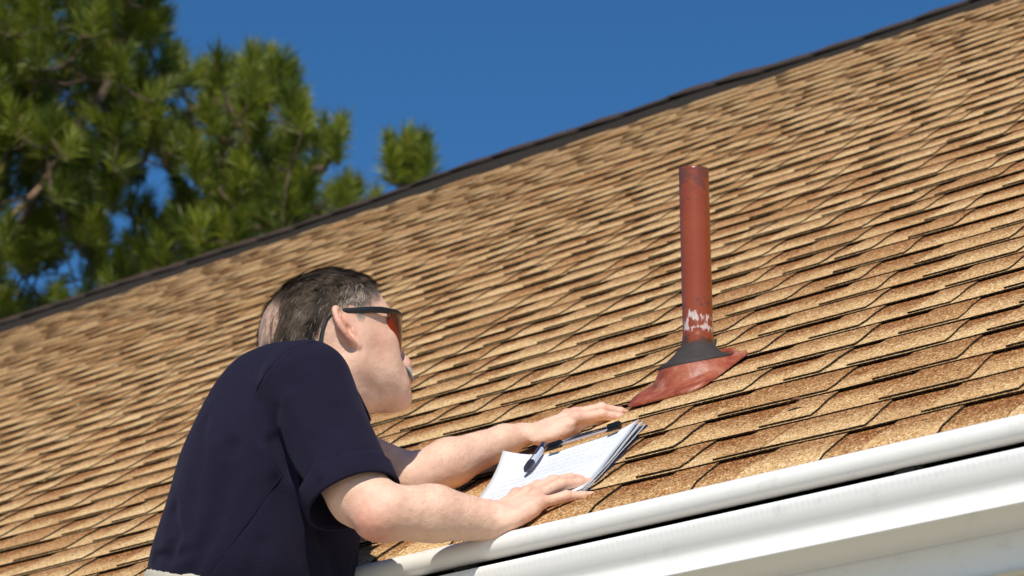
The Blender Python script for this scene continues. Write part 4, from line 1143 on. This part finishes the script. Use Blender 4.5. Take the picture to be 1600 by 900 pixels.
def sheet_mesh(k, h0, dx, dy, rot, curlTL, curlTR, ink):
    n1, n2 = 18, 24; vs, fs, at = [], [], []
    for lay in (0, 1):
        for i in range(n1 + 1):
            for j in range(n2 + 1):
                x, y = i / n1, j / n2; X = .004 + .2159 * x + dx + rot * (y - .5) * .28; Y = .016 + .2794 * y + dy - rot * (x - .5) * .216
                h = h0 + curlTL * max(0, (y - x * 1.3 - .45)) ** 2 * 2.0 + curlTR * max(0, (x * 1.0 + y * .35 - .98)) ** 2 * 7
                h += .0012 * math.sin(x * 7 + k) * max(0, y - .2) + .0005 * math.sin(y * 11 + k * 2)
                vs.append(cbp(X, Y, h - lay * .0004)); at.append((x, y, ink if lay == 0 else 0))
    n_ = (n1 + 1) * (n2 + 1); idn = lambda l, i, j: l * n_ + i * (n2 + 1) + j
    for i in range(n1):
        for j in range(n2):
            fs.append((idn(0, i, j), idn(0, i + 1, j), idn(0, i + 1, j + 1), idn(0, i, j + 1))); fs.append((idn(1, i, j), idn(1, i, j + 1), idn(1, i + 1, j + 1), idn(1, i + 1, j)))
    for i in range(n1):
        for j in (0, n2): fs.append((idn(0, i, j), idn(1, i, j), idn(1, i + 1, j), idn(0, i + 1, j)))
    for j in range(n2):
        for i in (0, n1): fs.append((idn(0, i, j), idn(0, i, j + 1), idn(1, i, j + 1), idn(1, i, j)))
    o = mesh('sheet', vs, fs, M['paper'], None, True); colattr(o.data, 'sheetuv', np.array(at, np.float32)); cchild(o, pap)
for k, (h0, dx, dy, rot, tl, trr, ink) in enumerate(((.0008, .003, .000, .00, .005, .000, 0), (.0018, .005, .002, .01, .008, .002, 0), (.0028, .001, -.002, -.01, .010, .005, 0), (.0038, .004, .001, .012, .012, .008, 0), (.0048, .000, .000, .0, .045, .012, 1))):
    sheet_mesh(k, h0, dx, dy, rot, tl, trr, ink)
pn = tag(empty('pen', onroof(836, 714, .028)), 'dark blue marker pen with pale barrel lying across the printed forms', 'pen')
pa, pz = onroof(851, 695, .0235), onroof(820, 737, .0215); pd = unit(pz - pa); Lp = np.linalg.norm(pz - pa)
M['penblue'] = simple('navy_plastic', (.010, .022, .075), .25); M['pengrey'] = simple('pale_pen_barrel', (.55, .58, .66), .25); M['pendark'] = simple('dark_pen_grip', (.02, .022, .03), .45)
def pseg(ts, rs, name, mat):
    b_ = MB(); b_.tube([pa + pd * Lp * t for t in ts], rs, 16); cchild(b_.build(name, mat, None, True), pn)
pseg([0, .01, .20], [.0045, .0056, .0058], 'end_cap', M['penblue'])
b_ = MB(); b_.tube([pa + pd * Lp * .20, pa + pd * Lp * .68], [.0054, .0056], 16)
for i_, f_ in enumerate(b_.f[:16]):
    mid_ = sum(b_.v[k_] for k_ in f_) / 4 - (pa + pd * Lp * .44); mid_ = mid_ - pd * (mid_ @ pd); b_.m[i_] = 1 if unit(mid_) @ unit(cW - cL * .3) > .15 else 0
cchild(b_.build('barrel', [M['penblue'], M['pengrey']], None, True), pn)
pseg([.68, .70, .88, .93, .985, 1.0], [.0060, .0062, .0056, .0036, .0018, .0010], 'grip', M['pendark'])
b_ = MB(); b_.box(pa + pd * Lp * .30 + Nv * .0066 + cW * .002, pd * .024, unit(np.cross(pd, Nv)) * .0016, Nv * .0008); b_.box(pa + pd * Lp * .10 + Nv * .0055 + cW * .002, pd * .004, unit(np.cross(pd, Nv)) * .0016, Nv * .0018); cchild(b_.build('pocket_clip', M['penblue'], None, True), pn)

# ------------------------------------------------------------------ a dry leaf on the shingles
M['dryleaf'] = simple('dry_brown_leaf', (.16, .055, .02), .7, nscale=200, namt=.3)
lf0 = onroof(1243, 629, .014); vs, fs = [], []
for i in range(9):
    t = i / 8; w_l = .0055 * math.sin(math.pi * min(1, t * 1.05 + .02)) + .0004
    for j in (-1, 0, 1): vs.append(lf0 + ev * (t - .5) * .030 + uv * (j * w_l) + Nv * (.0022 * math.sin(math.pi * t) * 2 + .0018 * abs(j) * math.sin(math.pi * t)))
for i in range(8):
    for j in range(2): a = i * 3 + j; fs.append((a, a + 1, a + 4, a + 3))
nl = len(vs); vs += [v - Nv * .0004 for v in vs]; fs += [tuple(k + nl for k in f)[::-1] for f in fs]
tag(mesh('dry_leaf', vs, fs, M['dryleaf'], None, True), 'small curled dry brown leaf lying on the shingles right of the pipe', 'leaf')

# ------------------------------------------------------------------ ladder under the man
lad = tag(empty('ladder', (0, 0, 0)), 'aluminium ladder leaning on the gutter beneath the man', 'ladder')
M['alu'] = simple('ladder_aluminium', (.6, .6, .6), .35, .9)
lt = eavept(-.60, .055, -.12); lfoot = eavept(-.60, .95, 0) * np.array([1, 1, 0]) + zv * .066; lw = ev * .19; ldn = unit(lfoot - lt); lnn = unit(np.cross(ldn, ev))
for s_ in (-1, 1):
    b_ = MB(); b_.box((lt + lfoot) / 2 + lw * s_, (lfoot - lt) / 2, ev * .012, lnn * .034); cchild(b_.build('rail', M['alu']), lad)
Ll = np.linalg.norm(lfoot - lt); t = .15
while t < Ll - .1:
    b_ = MB(); b_.tube([lt + ldn * t - lw * .94, lt + ldn * t + lw * .94], .015, 10); cchild(b_.build('rung', M['alu'], None, True), lad); t += .28

# ------------------------------------------------------------------ pine tree beyond the roof
DT = 14.5
tree = tag(empty('pine_tree', (P(-190, 0, DT)[0], P(-190, 0, DT)[1], 0)), 'large green pine tree with long needle tufts standing behind the house', 'tree')
def tchild(o): o.parent = tree; o.matrix_parent_inverse = Matrix.Translation(-tree.location); return o
def bark_material():
    m, nt, b = newmat('pine_bark'); p = pos(nt); f = noise(nt, p, 30, 5, .7); nt.links.new(mixc(nt, (.05, .030, .020), (.20, .13, .085), f), b.inputs['Base Color']); b.inputs['Roughness'].default_value = .9; bump(nt, b, f, .8, .01); return m
M['bark'] = bark_material()
def needle_material():
    m, nt, b = newmat('pine_needles'); at = N(nt, 'ShaderNodeAttribute', attribute_name='tone'); sp = N(nt, 'ShaderNodeSeparateColor'); nt.links.new(at.outputs['Color'], sp.inputs[0])
    c = mixc(nt, (.060, .105, .010), (.31, .35, .028), sp.outputs[0]); c = mixc(nt, c, (.28, .16, .05), sp.outputs[1])
    nt.links.new(c, b.inputs['Base Color']); b.inputs['Roughness'].default_value = .5
    tb = N(nt, 'ShaderNodeBsdfTranslucent'); nt.links.new(c, tb.inputs[0]); mx = N(nt, 'ShaderNodeMixShader', i_0=.38); nt.links.new(b.outputs[0], mx.inputs[1]); nt.links.new(tb.outputs[0], mx.inputs[2])
    nt.links.new(mx.outputs[0], nt.nodes['Material Output'].inputs[0]); return m
M['needle'] = needle_material()
trunk_base = np.array([*P(-190, 0, DT)[:2], 0.0]); trunk_top = trunk_base + np.array([.3, .3, 12.5])
b_ = MB(); b_.tube([trunk_base + (trunk_top - trunk_base) * t + np.array([.08 * math.sin(t * 7), 0, 0]) for t in np.linspace(0, 1, 14)], [.24 * (1 - t * .85) for t in np.linspace(0, 1, 14)], 14)
tchild(b_.build('trunk', M['bark'], None, True))
poly = [(-420, -420), (240, -420), (250, -20), (262, 60), (282, 92), (330, 112), (400, 92), (455, 102), (462, 160), (500, 188), (540, 200), (532, 232), (498, 262), (470, 262), (540, 292), (560, 330), (420, 420), (60, 520), (-420, 620)]
holes = [(40, 322, 14), (90, 262, 14), (128, 200, 12), (118, 415, 20), (165, 345, 14), (192, 362, 12), (60, 455, 12), (25, 440, 16), (205, 300, 10), (445, 195, 13), (425, 180, 8), (95, 40, 8), (232, 268, 10), (20, 330, 12), (255, 300, 8)]
def inpoly(x, y):
    c = False; j = len(poly) - 1
    for i in range(len(poly)):
        xi, yi = poly[i]; xj, yj = poly[j]
        if (yi > y) != (yj > y) and x < (xj - xi) * (y - yi) / (yj - yi) + xi: c = not c
        j = i
    return c
tr_ = random.Random(21)
tips = [(640, 245, 14.2, 1), (622, 240, 14.2, 1), (658, 245, 14.2, 1), (635, 228, 14.1, .9), (650, 262, 14.1, 1), (668, 262, 14.0, .9), (612, 262, 14.0, .9), (662, 236, 14.2, .9), (612, 236, 14.1, .8), (618, 268, 14.1, 1), (638, 275, 14.1, 1), (648, 232, 14.3, 1), (628, 262, 14.3, .9), (655, 268, 14.2, .8), (600, 335, 14.4, .9), (640, 300, 14.4, .8), (560, 310, 14.2, .9), (582, 322, 14.3, .9), (250, 40, 14, 1), (262, 100, 14, .8), (300, 118, 14, 1), (335, 128, 14.2, 1), (398, 105, 14, 1), (430, 112, 13.9, 1), (458, 128, 14.1, .9), (470, 165, 14.3, .8), (505, 205, 14.2, .9), (530, 212, 14, .85), (515, 235, 14, .85), (380, 155, 14, 1), (410, 175, 14, .9), (470, 215, 14, .9), (530, 300, 13.8, 1), (480, 290, 13.7, 1), (430, 300, 13.6, 1)]
n_t = 0
while n_t < 2100:
    x = tr_.uniform(-420, 600); y = tr_.uniform(-420, 560)
    if not inpoly(x, y) or any((x - hx_) ** 2 + (y - hy_) ** 2 < (r + 9) ** 2 for hx_, hy_, r in holes): continue
    yr = 500 - .333 * x
    if y > yr + 60: continue
    tips.append((x, y, tr_.uniform(13.2, 16.6), tr_.uniform(.75, 1.05))); n_t += 1
# limbs: from the trunk to hubs, then twigs from hubs to tufts
hubs = []
for (hx_, hy_, hd) in ((60, 300, 13.7), (140, 175, 13.8), (195, 60, 14.0), (250, 230, 14.6), (330, 250, 14.3), (420, 260, 14.1), (510, 262, 14.2), (360, 360, 13.9), (470, 340, 14.0), (560, 345, 14.2), (640, 330, 14.3), (250, 400, 14.2), (120, 470, 14.6), (20, 150, 15.0), (60, -60, 14.6), (200, -160, 14.4), (-100, -250, 14.8), (-200, 60, 15.2), (300, 170, 14.8), (400, 190, 14.2), (-120, 380, 14.4), (100, -300, 14.6), (-300, -100, 14.4)):
    hubs.append(P(hx_, hy_, hd))
hubs = np.array(hubs)
links = {0: -1, 1: 0, 2: 1, 3: 1, 4: 3, 5: 4, 6: 5, 7: 3, 8: 7, 9: 8, 10: 9, 11: 7, 12: 11, 13: -1, 14: 13, 15: 14, 16: -1, 17: -1, 18: 3, 19: 18, 20: -1, 21: 16, 22: -1}
def limb(a, b, r0, r1, sagv=.05, n=6):
    a, b = np.asarray(a), np.asarray(b); L = np.linalg.norm(b - a); pts = []
    for i in range(n + 1):
        t = i / n; pts.append(a + (b - a) * t - zv * sagv * L * math.sin(math.pi * t) + np.array([mnoise.noise((t * 3, a[0] * 5, b[2] * 5 + k)) for k in (0, 9, 18)]) * L * .07 * math.sin(math.pi * t))
    return pts, [r0 + (r1 - r0) * i / n for i in range(n + 1)]
for i, par in links.items():
    if par < 0:
        z_ = hubs[i][2] - .8 - .12 * np.linalg.norm(hubs[i][:2] - trunk_base[:2]); st = trunk_base + (trunk_top - trunk_base) * (z_ / 12.5); r0 = .060
    else: st = hubs[par]; r0 = .024
    b_ = MB(); pts, rs_ = limb(st, hubs[i], r0 if i not in (1, 2) else .030, .018); b_.tube(pts, rs_, 8); tchild(b_.build('branch', M['bark'], None, True))
tips.sort(key=lambda t: float(((hubs - P(t[0], t[1], t[2])) ** 2).sum(1).min()))
nodes = [h for h in hubs]
M['limb_bark'] = simple('light_brown_limb_bark', (.22, .14, .085), .9, nscale=25, namt=.35)  # lighter brown bark for the one diagonal limb
b_ = MB(); b_.tube([P(-90, 470, 13.3), P(-20, 380, 13.35), P(28, 328, 13.45), P(62, 294, 13.65), P(98, 236, 13.9), P(132, 190, 14.1), P(146, 130, 14.4)], [.026, .022, .0195, .017, .014, .011, .008], 10)
tchild(b_.build('branch', M['limb_bark'], None, True))
tw = MB(); NVt, NQ, NT = [], [], []
for (x, y, d, sc_) in tips:
    c = P(x, y, d); na = np.array(nodes); j = int(np.argmin(((na - c) ** 2).sum(1))); hb = na[j]
    out = unit(c - hb + zv * .12); up = unit(out * .8 + zv * .75 + np.array([tr_.uniform(-.3, .3) for _ in range(3)]))
    root = c - up * .09; nodes.append(root); pts, rs_ = limb(hb, root, .007, .0045, .03, 4); pts.append(c + up * .05); rs_.append(.003); tw.tube(pts, rs_, 5)
    tone = min(1, max(0, tr_.gauss(.5, .25))); nn_ = int(170 * sc_)
    base = c[None] + up[None] * nrng.uniform(-.09, .055, (nn_, 1)); tpar = (base - c) @ up
    rd = nrng.normal(0, 1, (nn_, 3)); rd -= (rd @ up)[:, None] * up; rd /= np.linalg.norm(rd, axis=1)[:, None]
    spread = np.clip(1.05 - (tpar + .09) / .145 * .75 + nrng.normal(0, .18, nn_), .05, 1.5)
    dirn = rd * np.sin(spread)[:, None] + up * np.cos(spread)[:, None]; ln_ = nrng.uniform(.10, .165, nn_) * sc_
    mid = base + dirn * (ln_ * .55)[:, None]; tip = base + dirn * ln_[:, None] - zv * (ln_ * nrng.uniform(.0, .22, nn_))[:, None]
    sd = np.cross(dirn, nrng.normal(0, 1, (nn_, 3))); sd /= np.linalg.norm(sd, axis=1)[:, None]; sd *= .0026
    v_ = np.stack([base - sd * .6, base + sd * .6, mid + sd, mid - sd, tip], 1); b0 = sum(len(a) for a in NVt) if False else len(NVt) and NVt[-1][1] or 0
    NVt.append((v_.reshape(-1, 3), b0 + nn_ * 5)); k_ = b0 + np.arange(nn_)[:, None] * 5
    NQ.append(np.concatenate([k_ + np.array([0, 1, 2, 3]), k_ + np.array([3, 2, 4, 4])]))
    tn = np.clip(tone + nrng.normal(0, .16, nn_), 0, 1); br_ = (nrng.random(nn_) < .035) * .8; NT.append(np.repeat(np.stack([tn, br_, 0 * tn], 1), 5, 0))
tchild(tw.build('twigs', M['bark'], None, True))
NV_ = np.concatenate([a[0] for a in NVt]); NQ_ = np.concatenate(NQ); NT_ = np.concatenate(NT)
quads = NQ_[NQ_[:, 2] != NQ_[:, 3]]; tris = NQ_[NQ_[:, 2] == NQ_[:, 3]][:, :3]
qt = np.concatenate([quads[:, [0, 1, 2]], quads[:, [0, 2, 3]], tris])
o = bpy.data.meshes.new('crown'); crown = tchild(bigmesh('crown', NV_, qt, M['needle'], None, False)); colattr(crown.data, 'tone', NT_.astype(np.float32))
bpy.data.meshes.remove(o)
